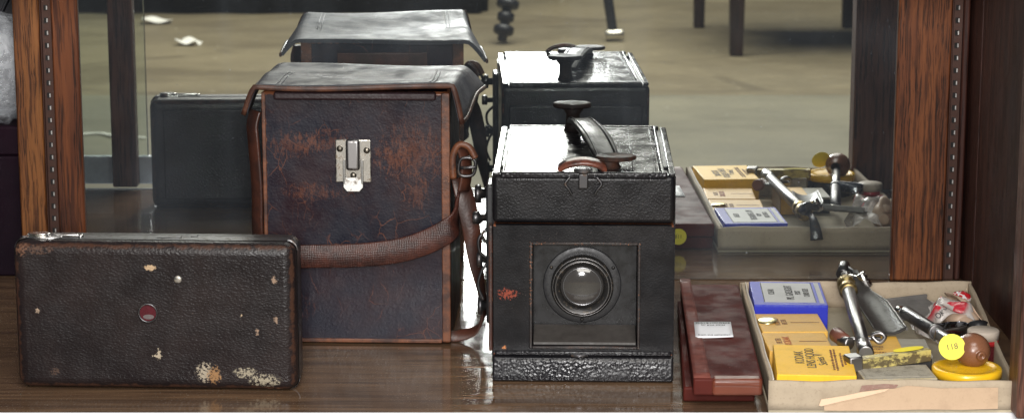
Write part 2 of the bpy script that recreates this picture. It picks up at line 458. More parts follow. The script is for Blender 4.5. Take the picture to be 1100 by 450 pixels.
# ------------------------------------------------------------------ folding camera (front left)
FC = thing('folding_camera', 'closed flat black leather folding camera with a red window in its worn back', 'camera', (-.324, -.434, 0), -2.6)
hx, hy, hz = .1285, .026, .0685
bc = (0, hy, hz + .001); bh = (hx, hy, hz)
F = -0.0
def fs(px, py): return ((px - 169) * .000856, 0.0, (420 - py) * .000875)
SP = []
for (px, py, rx, rz, colr, amt) in [
    (166, 288, .0075, .0035, (.40, .28, .17), .5), (172, 380, .0022, .0065, (.36, .30, .22), .9), (170, 382, .005, .0018, (.36, .30, .22), .9),
    (222, 399, .0085, .0085, (.33, .28, .21), 2.2), (231, 402, .0065, .0085, (.26, .14, .06), 1.6),
    (265, 399, .010, .0045, (.30, .26, .19), 2.8), (285, 407, .013, .0055, (.30, .26, .19), 2.8), (294, 418, .012, .003, (.35, .16, .08), .9),
    (278, 355, .0022, .003, (.25, .17, .12), 1.8), (297, 300, .0025, .004, (.25, .17, .12), 1.9), (298, 342, .0018, .004, (.25, .17, .12), 1.9),
    (44, 270, .014, .004, (.07, .038, .026), 3.0), (28, 268, .006, .008, (.12, .058, .035), 2.4), (44, 335, .002, .003, (.3, .22, .16), 1.5),
    (262, 338, .0012, .0015, (.4, .3, .2), 1.3), (60, 400, .004, .003, (.06, .035, .025), 3.0)]:
    x, y, z = fs(px, py); SP.append(((x, 0, z), (rx, .006, rz), colr, amt))
FCL = leather('folding_camera_leather', (.0105, .0078, .0085), (.018, .0125, .0125), (bc, bh), (.060, .028, .018), .012, .46, 560, .75, .37, SP, None, (.14, .09, .065), .14, 14, .30, (.75, 1, 1.3))
bm = bm_new(); box(bm, -hx, hx, 0, 2 * hy, .001, .001 + 2 * hz, .0105, 6); body = obj('body', bm, FCL, FC)
bm = bm_new()   # seam of the removable back
for (x0, x1, z0, z1) in ((-hx - .0004, hx + .0004, .1345, .1352),): pass
box(bm, -hx - .0006, hx + .0006, .0195, .0225, .0004, .1386, .009, 5); obj('back_seam', bm, DKMETAL, FC)
x, _, z = fs(162, 336)
bm = bm_new(); lathe(bm, [(.0092, 0), (.0092, .0012), (.0078, .0016), (.0074, .0004)], 32, aim((x, .0003, z), (0, -1, 0)), cap=False); rw = obj('window_ring', bm, DKMETAL, FC)
bm = bm_new(); lathe(bm, [(.0076, 0), (.0076, .0004)], 32, aim((x, .0003, z), (0, -1, 0))); obj('red_window', bm, plain('red_celluloid', (.075, .007, .014), .22, 0, .6, .7, 160), rw)
bm = bm_new(); prism(bm, ell(.0005, -.0035, .0050, .0022), .00045, .0007, 0, aim((x, .0003, z), (0, -1, 0))); obj('window_mark', bm, plain('window_backing', (.12, .10, .10), .4), rw)
x, _, z = fs(195, 300)
bm = bm_new(); lathe(bm, [(.0036, 0), (.0036, .0006), (.0026, .0011), (.0006, .0012)], 20, aim((x, .0002, z), (0, -1, 0))); obj('screw', bm, NICKEL, FC)
zt = .001 + 2 * hz
bm = bm_new()
prism(bm, ell(-.105, .021, .019, .0075, 32), zt, zt + .0012, .0005); prism(bm, ell(-.108, .021, .0105, .0055, 32), zt + .0013, zt + .0042, .001)
box(bm, -.099, -.072, .0195, .0235, zt + .0005, zt + .0035, .001, 2); lathe(bm, [(.0025, 0), (.0025, .002), (.0015, .003)], 14, Matrix.Translation((-.070, .0215, zt)))
obj('winding_key', bm, metal('bright_nickel', (.72, .71, .70), (.2, .17, .14), .22, .3), FC)
bm = bm_new()
for (x0, x1, y0, y1) in ((.0, .022, .02, .03), (.03, .036, .026, .032)):
    box(bm, x0, x1, y0, y1, zt - .0005, zt + .0012, .0005, 1)
obj('latch', bm, DKMETAL, FC)
# lens-side face, seen in the mirror: a drop bed with its seam and catch
bm = bm_new(); box(bm, -.112, .112, 2 * hy, 2 * hy + .0025, .012, .126, .002, 2); bed = obj('drop_bed', bm, FCL, FC)
bm = bm_new(); lathe(bm, [(.004, 0), (.004, .003), (.003, .004)], 18, aim((0, 2 * hy + .0024, .118), (0, 1, 0))); obj('catch', bm, NICKEL, bed)

# ------------------------------------------------------------------ leather case
LC = thing('leather_case', 'tall worn brown and black leather camera case with a metal clasp and braided strap', 'camera case', (-.1505, -.268, 0), -2.0)
w2, dp, ht = .0905, .168, .250
def cf(px, py): return ((px - 386) * .000872, 0.0, (369 - py) * .000925)
MSK = [(cf(450, 162), (.035, .012, .03)), (cf(425, 170), (.018, .012, .017)), (cf(318, 155), (.030, .012, .014)), (cf(350, 152), (.028, .012, .012)),
       (cf(335, 205), (.03, .012, .008)), (cf(455, 205), (.012, .012, .02)), (cf(300, 330), (.03, .012, .016))]
CASE = leather('case_leather', (.006, .0065, .015), (.018, .0075, .011), ((0, dp / 2, ht / 2), (w2, dp / 2, ht / 2)), (.20, .07, .03), .0075, .50, 520, .22, .38, (),
               ((.15, .052, .026), .53, .014, MSK), (.13, .06, .035), .2, 13, .32, lump=.0015)
TAN = leather('tan_edge_leather', (.17, .058, .024), (.045, .018, .012), None, grain=600, gstr=.25, rough=.5, big=55, fine=(.45, .2, .1), fine_amt=.3)
bm = bm_new(); box(bm, -w2, w2, 0, dp, .001, ht, .003, 3); obj('case_body', bm, CASE, LC)
for (x0, x1, z0, z1) in ((.0825, .0907, .003, .249), (-.0907, -.0870, .003, .249), (-.0865, .082, .0015, .0055)):
    bm = bm_new(); box(bm, x0, x1, -.0012, .004, z0, z1, .0009, 2); obj('edge_binding', bm, TAN, LC)
for (x0, x1) in ((.0785, .0907), (-.0907, -.0785)):
    bm = bm_new(); box(bm, x0, x1, dp - .004, dp + .0012, .003, .249, .0009, 2); obj('edge_binding', bm, TAN, LC)
LIDTAN = leather('lid_edge_leather', (.095, .034, .017), (.035, .015, .011), None, grain=600, gstr=.3, rough=.5, big=60, fine=(.3, .13, .06), fine_amt=.3)
# lid: sagging top with flaring side flaps
def lid(u, v):
    x = (u - .5) * 2; y = -.016 + v * .192
    zz = .2615 - .0085 * v - .0012 * math.sin(math.pi * v) * (1 - x * x) - .0030 * (1 - x * x) + .0015 * math.sin(9 * v + 3 * x)
    flat = .80
    ax = abs(x); s = 1 if x > 0 else -1
    if ax <= flat: return (s * ax / flat * .0945, y, zz)
    k = (ax - flat) / (1 - flat)
    out = (.009 + .013 * v) * k ** .8 if s > 0 else (.012 + .006 * v) * k ** .8
    drop = ((.034 if s > 0 else .026) - .009 * v) * k ** 1.1 + .004 * math.sin(5 * v + 1) * k
    return (s * (.0945 + out), y + .004 * k, zz - drop)
LIDM = leather('lid_leather', (.030, .031, .044), (.040, .036, .044), None, grain=620, gstr=.3, rough=.55, big=18,
               scratches=((.20, .19, .2), .6, .012, []), fine=(.3, .25, .22), fine_amt=.25, spec=.55, lump=.003)
bm = bm_new(); sheet(bm, lid, 44, 22, .0038); ld = obj('lid', bm, LIDM, LC)
bm = bm_new()
P = [Vector(lid(i / 60, 0)) + Vector((0, -.0012, -.0028)) for i in range(61)]
ribbon(bm, P, .0050, (0, 0, 1), th=.0024); obj('lid_binding', bm, LIDTAN, ld)
for v0 in (0, 1):
    bm = bm_new(); P = [Vector(lid(v0, j / 20)) + Vector((0, 0, -.001)) for j in range(21)]
    ribbon(bm, P, .0046, (0, 0, 1), th=.0030); obj('lid_binding', bm, LIDTAN, ld)
STI = plain('pale_crease', (.20, .20, .22), .5)
for s in (-.62, .62):
    bm = bm_new()
    for d in (-.012, .022):
        P = [Vector(lid(.5 + (s + d) / 2, v)) + Vector((0, 0, .0006)) for v in (.03, .15, .3, .45, .6)]
        ribbon(bm, P, .0006, (1, 0, 0), th=.0005)
    obj('stitching', bm, STI, ld)
bm = bm_new(); box(bm, -.078, .078, -.009, .0005, .2425, .2505, .0025, 3); obj('lid_lining', bm, leather('lining', (.035, .015, .02), (.025, .012, .014), rough=.5), ld)
# clasp
cx, _, cz = cf(383, 172)
bm = bm_new(); box(bm, cx - .0172, cx + .0172, -.0028, -.0002, cz - .0205, cz + .0215, .001, 2); cl = obj('clasp_plate', bm, NICKEL, LC)
bm = bm_new()
box(bm, cx - .0068, cx + .0068, -.0095, -.0029, cz - .008, cz + .0225, .0030, 4)
obj('clasp_tongue', bm, STEEL, cl)
bm = bm_new()
box(bm, cx - .0098, cx - .0076, -.0062, -.003, cz - .024, cz + .002, .0008, 2); box(bm, cx + .0076, cx + .0098, -.0062, -.003, cz - .024, cz + .002, .0008, 2)
prism(bm, [(-.0098, .008), (.0098, .008), (.0098, -.002), (.006, -.0062), (-.006, -.0062), (-.0098, -.002)], 0, .0022, .0007, Matrix.Translation((cx, -.0042, cz - .0232)) @ Matrix.Rotation(R(80), 4, 'X'))
obj('clasp_loop', bm, metal('bright_clasp', (.36, .355, .34), (.2, .17, .14), .5, .4), cl)
for dx, dz in ((-.0128, .0125), (.0132, .011), (0, -.0135)):
    bm = bm_new(); lathe(bm, [(.0032, 0), (.0030, .0010), (.0018, .0019), (.0003, .0021)], 18, aim((cx + dx, -.0029, cz + dz), (0, -1, 0))); obj('rivet', bm, metal('dark_rivet', (.2, .18, .15), rough=.35), cl)
# braided strap round the case
b = NB('braided_leather')
xx, yy, zz_ = b.sep(b.vm('ADD', b.O, b.vm('MULTIPLY', b.vm('SUBTRACT', b.n_col(120), (.5, .5, .5)), (.004, .004, .004))))
w1 = b.math('SINE', b.math('MULTIPLY', b.math('ADD', xx, zz_), 1900.0)); w2_ = b.math('SINE', b.math('MULTIPLY', b.math('SUBTRACT', xx, zz_), 1900.0))
br = b.math('MULTIPLY', w1, w2_)
cc = b.mix(b.step(b.noise(70, 6, .7), .35, .65), (.075, .023, .015), (.028, .010, .008))
cc = b.mix(b.math('MULTIPLY', b.step(br, .25, .8), .35), cc, (.035, .013, .009))
b.set(col=cc, rough=.42, normal=b.bump(br, .3, .0005)); BRAID = b.m
STRAPM = leather('strap_leather', (.075, .026, .016), (.035, .014, .010), None, grain=500, gstr=.3, rough=.4, big=40, fine=(.25, .1, .05), fine_amt=.25)
P = smooth_path([(-.0935, .07, .082), (-.0945, .02, .084), (-.091, -.004, .086), (-.05, -.0042, .0885), (.0, -.0042, .090), (.04, -.0045, .095), (.07, -.005, .105), (.092, -.004, .119), (.0975, .012, .136), (.099, .026, .158)], 7)
bm = bm_new(); ribbon(bm, P, lerp_list([.023, .023, .023, .0235, .024, .023, .021], len(P)), (0.05, .02, 1), th=.0032); obj('strap', bm, BRAID, LC)
# tail of the strap: twisting loop beside the case
P = smooth_path([(.098, .018, .163), (.104, .012, .145), (.111, .008, .112), (.115, .008, .08), (.121, .010, .048), (.1225, .012, .028), (.114, .012, .012), (.098, .012, .006), (.088, .012, .005)], 7)
ups = lerp_list([Vector((.8, .5, 0)), Vector((.95, .3, 0)), Vector((1, .1, 0)), Vector((.9, .5, 0)), Vector((.5, .9, .1)), Vector((.35, .9, .3)), Vector((.1, .8, .6)), Vector((0, .5, .8)), Vector((0, .3, .9))], len(P))
bm = bm_new(); ribbon(bm, P, lerp_list([.017, .019, .017, .013, .011, .012, .012, .010], len(P)), ups, th=.0026); obj('strap_tail', bm, STRAPM, LC)
# right side tab + buckle
bm = bm_new(); tube(bm, [(.094, -.001, .166), (.0935, -.001, .186), (.099, -.001, .1985), (.109, -.001, .197), (.115, -.001, .186)], .0034, 10); obj('buckle_tab', bm, TAN, LC)
bm = bm_new(); ribbon(bm, smooth_path([(.097, .004, .198), (.104, .005, .19), (.106, .006, .17), (.103, .006, .152)], 6), .016, (.6, .8, 0), th=.004); obj('strap_tab', bm, STRAPM, LC)
bm = bm_new(); tube(bm, [(.100, -.001, .170), (.113, -.001, .170), (.1145, -.001, .184), (.1015, -.001, .185)], .0017, 8, closed=True)
rod(bm, (.101, -.002, .1765), (.116, -.003, .1775), .0016); obj('buckle', bm, DKMETAL, LC)
# left side tab
bm = bm_new(); ribbon(bm, smooth_path([(-.1005, .03, .226), (-.1040, .028, .212), (-.1030, .027, .195), (-.1005, .027, .15), (-.1010, .028, .11), (-.0990, .03, .07), (-.0985, .03, .04)], 7), .017, (-1, 1.1, 0), th=.0042); obj('strap_tab', bm, STRAPM, LC)
# back of the case in the mirror: hinge strap
bm = bm_new(); box(bm, -.05, .05, dp, dp + .002, .18, .236, .001, 2); obj('hinge_strap', bm, STRAPM, LC)

# ------------------------------------------------------------------ reflex box camera
RC = thing('box_camera', 'black leather reflex box camera with a square lens recess and a strap handle on top', 'camera', (.0655, -.397, 0), -1.6)
cw, cd, chh = .0845, .254, .194
def rf(px, py): return ((px - 627) * .000845, 0.0, (408 - py) * .00088)
SPR = []
for (px, py, rx, rz, colr, amt) in [(545, 315, .010, .006, (.22, .045, .025), 1.4), (590, 383, .006, .0025, (.45, .2, .09), .6), (541, 373, .003, .003, (.5, .2, .08), .6)]:
    x, y, z = rf(px, py); SPR.append(((x, -.003, z), (rx, .006, rz), colr, amt))
RCL = leather('reflex_leather', (.0055, .0055, .007), (.010, .009, .010), ((0, cd / 2, chh / 2), (cw, cd / 2, chh / 2)), (.24, .08, .035), .0050, .42, 620, .5, .36, SPR, None, (.10, .08, .07), .15, 18, .28)
RCP = leather('reflex_panel_leather', (.005, .005, .0065), (.009, .008, .009), ((0, .003, .0855), (.0815, .006, .061)), (.24, .08, .035), .003, .36, 700, .25, .36, SPR, None, (.10, .08, .07), .15, 18, .25)
RCT = leather('reflex_top_leather', (.008, .008, .010), (.013, .012, .014), ((0, cd / 2, chh / 2), (cw, cd / 2, chh / 2)), (.10, .06, .045), .004, .3, 620, .28, .22, (), None, (.2, .17, .15), .2, 18, .42)
RCB = leather('reflex_base_leather', (.008, .008, .010), (.014, .013, .015), None, grain=380, gstr=1.3, rough=.24, big=25, spec=.30, fine=(.3, .28, .28), fine_amt=.2)
# body as an open-fronted shell so that the recess is real
RX0, RX1, RZ0, RZ1 = -.0468, .0500, .033, .1285
bm = bm_new(); box(bm, -cw, cw, .046, cd, .002, chh - .002, .006, 4)
for (x0, x1, z0, z1) in ((-cw, RX0, .0045, chh - .0045), (RX1, cw, .0045, chh - .0045), (RX0 + .0002, RX1 - .0002, RZ1, chh - .0045), (RX0 + .0002, RX1 - .0002, .0045, RZ0)):
    box(bm, x0, x1, .0157, .056, z0, z1)
obj('body', bm, RCL, RC)
bm = bm_new(); box(bm, -cw + .001, cw - .001, .0025, .0185, .1475, .1925, .0045, 3); obj('upper_front', bm, RCL, RC)
RX0, RX1, RZ0, RZ1 = -.0468, .0500, .033, .1285
fr = bm_new()
for (x0, x1, z0, z1) in ((-.0825, RX0, .0245, .1465), (RX1, .0825, .0245, .1465), (RX0, RX1, RZ1, .1465), (RX0, RX1, .0245, RZ0)):
    box(fr, x0, x1, -.0005, .0155, z0, z1)
bmesh.ops.remove_doubles(fr, verts=fr.verts, dist=1e-6)
obj('front_panel', fr, RCP, RC)
bm = bm_new(); box(bm, RX0 + .0005, RX1 - .0005, .0300, .0320, RZ0 + .0005, RZ1 - .0005); lb = obj('lens_board', bm, plain('lens_board_black', (.014, .014, .016), .32, 0, .5, .3, 60), RC)
fm = bm_new(); t_ = .0026
for (x0, x1, z0, z1) in ((RX0 - t_, RX0, RZ0 - t_, RZ1 + t_), (RX1, RX1 + t_, RZ0 - t_, RZ1 + t_), (RX0, RX1, RZ1, RZ1 + t_), (RX0, RX1, RZ0 - t_, RZ0)):
    box(fm, x0, x1, -.0022, -.0006, z0, z1, .0006, 1)
obj('recess_frame', fm, leather('frame_worn', (.016, .015, .016), (.028, .02, .018), None, grain=500, gstr=.3, rough=.35, big=60, fine=(.24, .10, .05), fine_amt=.7), RC)
bm = bm_new(); prism(bm, [(.0298, .0005), (.0298, .0125), (.0280, .0130), (.0010, .0030), (.0005, .0005)], RX0 + .001, RX1 - .001, .0004,
                     Matrix.Translation((0, 0, RZ0)) @ Matrix(((0, 0, 1, 0), (1, 0, 0, 0), (0, 1, 0, 0), (0, 0, 0, 1))))
obj('bed_ledge', bm, plain('grey_ledge', (.042, .037, .034), .5, 0, .4, .5, 120), RC)
lx, _, lz = rf(626, 307)
LM = aim((lx, .0300, lz - .0050), (0, -1, 0))
BLK = plain('black_lens_enamel', (.014, .014, .016), .42, 0, .6, .4, 140)
WORN = metal('worn_black_brass', (.032, .031, .031), (.10, .075, .05), .36, .3, .6, 220)
bm = bm_new(); lathe(bm, [(.0365, 0), (.0365, .0006), (.0355, .0011), (.031, .0012)], 64, LM, cap=True); fl = obj('lens_flange', bm, BLK, RC)
bm = bm_new(); lathe(bm, [(.0290, .0012), (.0290, .0095), (.0280, .0105), (.0266, .0108), (.0266, .0125), (.0258, .0138), (.0238, .0140), (.0228, .0128), (.0222, .0125), (.0212, .0118), (.0206, .0085), (.0200, .0050)], 72, LM, cap=False)
obj('lens_barrel', bm, WORN, fl)
for r, z in ((.0273, .0110), (.0247, .0142)):
    bm = bm_new(); tube(bm, [LM @ Vector((r * math.cos(a * math.pi / 6), r * math.sin(a * math.pi / 6), z)) for a in range(12)], .00035, 6, True, 5); obj('lens_ring', bm, STEEL, fl)
for a in (30, 150, 270):
    bm = bm_new(); lathe(bm, [(.0017, 0), (.0016, .0005), (.0004, .0009)], 14, LM @ Matrix.Translation((.0332 * math.cos(R(a)), .0332 * math.sin(R(a)), .002))); obj('flange_screw', bm, WORN, fl)
b = NB('lens_glass'); b.set(col=(.045, .042, .040), rough=.10, spec=.6, coat=.4, coatr=.02, ior=1.55)
bm = bm_new(); lathe(bm, [(.0204 * math.cos(R(a)), .0050 + .0060 * math.sin(R(a))) for a in range(0, 91, 9)], 64, LM, cap=False); obj('lens_glass', bm, b.m, fl)
b = NB('inner_ring_metal'); b.set(col=(.2, .2, .21), rough=.2, metal=.8)
for r, z in ((.0176, .0096),(.0128,.0108)):
    bm = bm_new(); tube(bm, [LM @ Vector((r * math.cos(a * math.pi / 6), r * math.sin(a * math.pi / 6), z - .0018)) for a in range(12)], .0008 if r > .015 else .0005, 6, True, 5); obj('inner_ring', bm, b.m, fl)
bm = bm_new(); prism(bm, [(-.0085, .0006), (-.0090, .004), (-.0062, .0215), (-.003, .0236), (.018, .0236), (.018, .0006)], -.0835, .0835, .0022, Matrix(((0, 0, 1, 0), (1, 0, 0, 0), (0, 1, 0, 0), (0, 0, 0, 1))), 3); bb = obj('base_board', bm, RCB, RC)
bm = bm_new(); box(bm, -.0815, .0815, -.0035, .003, .0238, .0285, .0015, 2); obj('bed_lip', bm, RCB, bb)
bm = bm_new(); prism(bm, ell(0, 0, .008, .003), 0, .002, .0006, Matrix.Translation((-.003, -.0045, .0238))); obj('bed_catch', bm, DKMETAL, bb)
# top: hood lid with rails
bm = bm_new(); box(bm, -.0735, .0700, .006, cd - .006, chh - .0025, chh + .0014, .0016, 3); hl = obj('hood_lid', bm, RCT, RC)
for (x0, x1) in ((-.0835, -.0765), (-.0745, -.0728), (.0655, .0672), (.0705, .0735), (.0775, .0835)):
    bm = bm_new(); box(bm, x0, x1, .004, cd - .004, chh - .003, chh + (.0022 if abs(x0) < .08 and abs(x1) < .076 else .0008), .0011, 3); obj('top_rail', bm, RCT, hl)
bm = bm_new(); box(bm, .0445, .0455, .012, cd - .012, chh + .0005, chh + .0019, .0004, 1); obj('lid_line', bm, RCT, hl)
for xx in (.0565, -.0625):
    for yy in (.085, .097):
        bm = bm_new(); box(bm, xx, xx + .006, yy, yy + .005, chh + .001, chh + .0019, .0006, 1); obj('lid_stud', bm, DKMETAL, hl)
bm = bm_new(); box(bm, -.076, .076, -.0005, .006, chh - .004, chh + .002, .002, 3); obj('top_front_edge', bm, RCB, hl)
bm = bm_new(); box(bm, -.076, .076, cd - .006, cd + .0005, chh - .004, chh + .002, .002, 3); obj('top_back_edge', bm, RCB, hl)
# handle
HB = Vector((-.0085, .228, chh + .0014)); HF = Vector((.0235, .030, chh + .0014))
HND = leather('handle_leather', (.007, .007, .008), (.012, .011, .011), None, grain=500, gstr=.3, rough=.42, big=40, spec=.12)
def hp(t, z): 
    p = HB.lerp(HF, t); p.z += z; return p
bm = bm_new(); P = smooth_path([hp(.05, .010), hp(.15, .0150), hp(.3, .0175), hp(.5, .0175), (hp(.68, .0150)), hp(.85, .010), hp(.98, .0045)], 7)
ribbon(bm, P, lerp_list([.020, .023, .025, .027, .027, .025, .020], len(P)), (1, .15, 0), th=.0045); hd = obj('handle', bm, HND, RC)
bm = bm_new(); P2 = [p + Vector((0, 0, .0028)) for p in P]
for s in (-.009, .009):
    ribbon(bm, [p + Vector((s, 0, 0)) for p in P2], .0012, (1, .15, 0), th=.0012)
obj('handle_stitching', bm, HND, hd)
bm = bm_new(); prism(bm, ell(HB.x - .003, HB.y, .0195, .015), chh + .0245, chh + .0295, .0018)
lathe(bm, [(.010, 0), (.0075, .006), (.007, .017), (.012, .0242)], 24, Matrix.Translation((HB.x - .002, HB.y, chh + .0008))); obj('handle_end', bm, leather('handle_cap_black', (.008, .007, .007), (.016, .011, .010), None, grain=500, gstr=.2, rough=.6, big=60, spec=.1), hd)
bm = bm_new(); prism(bm, ell(HF.x + .006, HF.y, .0190, .013, 36), chh + .0085, chh + .0125, .0016)
lathe(bm, [(.012, 0), (.009, .004), (.011, .0074)], 24, Matrix.Translation((HF.x, HF.y, chh + .0008))); obj('handle_end', bm, leather('handle_end_worn', (.016, .015, .015), (.05, .022, .014), None, grain=500, gstr=.2, rough=.6, big=60, spec=.1), hd)
# front latch
bx = -.0005
bm = bm_new(); ribbon(bm, smooth_path([(bx - .022, .0125, chh + .0035), (bx - .014, .010, chh + .008), (bx, .009, chh + .0105), (bx + .013, .010, chh + .008), (bx + .020, .0125, chh + .003)], 7), .013, (0, 1, .3), th=.0042)
la = obj('latch_tab', bm, leather('latch_tab_leather', (.16, .05, .03), (.05, .022, .018), None, grain=500, gstr=.3, rough=.3, big=70), RC)
bm = bm_new(); box(bm, bx - .0045, bx + .0045, -.0028, .002, chh - .013, chh + .001, .0012, 2); prism(bm, ell(0, 0, .0085, .0035, 20), 0, .004, .001, Matrix.Translation((bx, .001, chh + .0015)))
for k in (-1, 1):
    bm2 = bm_new(); tube(bm2, [(bx + k * .012, -.002, chh - .002), (bx + k * .0165, -.0025, chh - .008), (bx + k * .013, -.0025, chh - .0135), (bx + k * .0105, -.002, chh - .018)], .0013, 8); obj('latch_hook', bm2, DKMETAL, la)
obj('latch_plate', bm, DKMETAL, la)
# controls on the left side
bm = bm_new(); box(bm, -cw - .006, -cw + .001, .030, .066, .045, .178, .002, 2); sp = obj('side_plate', bm, BLK, RC)
for (yy, z, r, L) in ((.048, .166, .0085, .015), (.048, .143, .006, .018), (.045, .104, .0075, .013), (.05, .058, .009, .012)):
    bm = bm_new(); L *= .8; lathe(bm, [(r * .5, 0), (r * .5, L * .5), (r, L * .55), (r, L * .92), (r * .85, L)], 22, aim((-cw - .005, yy, z), (-1, 0, 0))); obj('knob', bm, DKMETAL, sp)
bm = bm_new(); tube(bm, [(-cw - .004, .042, .135), (-cw - .013, .040, .125), (-cw - .012, .040, .112), (-cw - .004, .041, .104), (-cw - .010, .040, .095), (-cw - .014, .04, .08), (-cw - .009, .04, .066)], .0016, 8); obj('release_lever', bm, DKMETAL, sp)
bm = bm_new(); box(bm, -cw - .0028, -cw + .001, .004, .02, .026, .145, .0012, 2); obj('side_strip', bm, leather('side_strip_worn', (.02, .016, .016), (.05, .02, .014), None, grain=400, rough=.4, big=60, fine=(.36, .12, .045), fine_amt=.8), RC)
# focusing back, seen in the mirror
bm = bm_new(); box(bm, -.076, .076, cd, cd + .006, .02, .17, .002, 2); obj('film_back', bm, RCL, RC)

# ------------------------------------------------------------------ plate holders (dark red slabs)
SLABW = leather('red_holder_wood', (.080, .014, .010), (.054, .010, .008), None, grain=900, gstr=.10, rough=.62, big=25, fine=(.25, .12, .1), fine_amt=.3, spec=.12)
ENDW = wood('red_end_wood', (.16, .040, .019), (.11, .026, .014), (.07, .017, .010), 'x', .4, .6, pores=.5)
def slab(label, corners, z0, z1, sticker_at=None):
    (ax, ay), (bx_, by), (cx_, cy), (dx, dy) = corners
    t = thing('plate_holder', label, 'plate holder', ((ax + bx_) / 2, ay, z0), 0, 'dark red plate holders beside the tray')
    ox, oy = t.location.x, t.location.y
    poly = [(x - ox, y - oy) for x, y in corners]
    bm = bm_new(); prism(bm, poly, 0, z1 - z0, .0022, None, 3); obj('holder_body', bm, SLABW, t)
    return t, poly
S1, p1 = slab('lower dark red plate holder, mostly hidden under the one with the white label', [(.1535, -.470), (.2180, -.470), (.2325, -.149), (.1705, -.149)], .0006, .0145)
S2, p2 = slab('upper dark red plate holder with the white paper label on top', [(.1600, -.500), (.2215, -.500), (.2335, -.147), (.1735, -.147)], .0150, .0308)
bm = bm_new(); box(bm, p2[0][0] + .0165, p2[1][0] - .0004, -.0026, .012, .0004, .0160, .0035, 4); obj('end_block', bm, ENDW, S2)
bm = bm_new()
sheet(bm, lambda u, v: (p2[0][0] + .0005 + (p2[3][0] - p2[0][0]) * v * .99 + u * (.015 - .004 * v), .002 + v * .372, .0159 + .0006 + .0002 * math.sin(7 * v)), 4, 20, .0007)
obj('slide_rail', bm, leather('slide_rail_red', (.17, .055, .042), (.11, .032, .026), None, grain=900, gstr=.1, rough=.62, big=60, spec=.12), S2)
LBL = card('white_label', (.80, .80, .84), (.6, .6, .62), .5, .15)
bm = bm_new(); sheet(bm, lambda u, v: (-.0183 + u * .0355 + .003 * v, .1365 + v * .0600, .0166 + .0012 * (u * (1 - v)) ** 2), 6, 6, .0003); lab = obj('paper_label', bm, LBL, S2)
for (yy, s, body) in ((.1865, .0052, 'PLATE HOLDERS'), (.1795, .0046, 'for glass plates'), (.1425, .0046, 'from the collection')):
    text('lettering', body, s, INK, lab, (-.0005 + .003 * (yy - .1365) / .06, yy, .0180), (0, 0, 0), sx=.85)
def sticker(parent, loc, rot, r=.0095, body='118', tilt=0, m=STICKER):
    bm = bm_new(); lathe(bm, [(r, 0), (r, .0003)], 36); o = obj('price_sticker', bm, m, parent); o.location = loc; o.rotation_euler = rot
    text('lettering', body, r * .62, INK, o, (0, 0, .00045), (0, 0, tilt), ext=.00005)
    return o
sticker(S2, (p2[3][0] + .0185, p2[3][1] + .0006, .0010), (R(-90), R(180), 0), .0094, '118')

# ------------------------------------------------------------------ cardboard tray
TRAY = thing('cardboard_tray', 'shallow grey-brown cardboard tray full of small photographic accessories', 'tray', (.336, -.503, 0))
tc = [(-.1098, 0), (.1092, -.001), (.1392, .370), (-.0996, .370)]
CB = card('grey_cardboard', (.40, .325, .235), (.24, .18, .125), .8, .45)
CBIN = card('tray_inside', (.46, .40, .29), (.30, .25, .17), .8, .4)
bm = bm_new(); prism(bm, [(x * .995, y + (.001 if y < .1 else -.001)) for x, y in tc], .0006, .0030); obj('tray_floor', bm, CBIN, TRAY)
def wall(a, b_, name):
    a = Vector((*a, 0)); b_ = Vector((*b_, 0)); d = (b_ - a); L = d.length; d.normalize(); n = Vector((-d.y, d.x, 0))
    rnd = random.Random(int(L * 10000)); ph = rnd.uniform(0, 6)
    bm = bm_new()
    def f(u, v):
        p = a + d * (L * u) + n * (.0006 * math.sin(5 * u + ph))
        return (p.x, p.y, .0032 + v * (.0268 + .0008 * math.sin(9 * u + ph) + .0005 * math.sin(23 * u)))
    sheet(bm, f, 30, 4, .0022)
    return obj(name, bm, CB, TRAY)
e = .0012
wall((tc[0][0], tc[0][1]), (tc[1][0], tc[1][1]), 'front_wall'); wall((tc[1][0] - e, tc[1][1] + .0025), (tc[2][0] - e, tc[2][1] - .0025), 'side_wall')
wall((tc[2][0], tc[2][1]), (tc[3][0], tc[3][1]), 'back_wall'); wall((tc[3][0] + e, tc[3][1] - .0025), (tc[0][0] + e, tc[0][1] + .0025), 'side_wall')
# white paper lining strip along the left wall
bm = bm_new(); sheet(bm, lambda u, v: (tc[0][0] + .0052 + u * .366 * .0276 + .0004 * math.sin(20 * u), .004 + u * .362, .005 + v * .0258), 20, 2, .0008)
obj('paper_lining', bm, card('lining_paper', (.62, .57, .50), (.45, .38, .3), .7, .3), TRAY)
# torn brown tape on the front
TP = card('brown_tape', (.50, .355, .235), (.36, .235, .15), .6, .35, scale=70)
top = [(-.061, .012), (-.054, .0155), (-.036, .0175), (-.02, .0205), (-.012, .0232), (.0, .0235), (.012, .0262), (.022, .0255), (.040, .0238), (.06, .0242), (.092, .0245)]
bot = [(.0925, .0052), (.06, .0042), (.03, .0046), (.0, .0040), (-.02, .0036), (-.045, .0034), (-.0605, .0036)]
bm = bm_new(); prism(bm, top[::-1] + [], 0, .001) if False else None
poly = top + bot
prism(bm, [(x, z) for x, z in poly], 0, .0006, 0, Matrix.Translation((0, -.0030, 0)) @ Matrix.Rotation(R(90), 4, 'X'))
tp = obj('paper_tape', bm, TP, TRAY)
bm = bm_new(); prism(bm, [(-.0655, .0085), (-.0635, .0140), (-.044, .0172), (-.028, .0208), (-.004, .0238), (-.008, .0212), (-.026, .0165), (-.045, .0125), (-.0635, .0078)], 0, .0009, 0, Matrix.Translation((0, -.0037, 0)) @ Matrix.Rotation(R(90), 4, 'X'))
obj('tape_flap', bm, card('pale_tape', (.72, .52, .36), (.55, .36, .22), .6, .3, scale=70), tp)
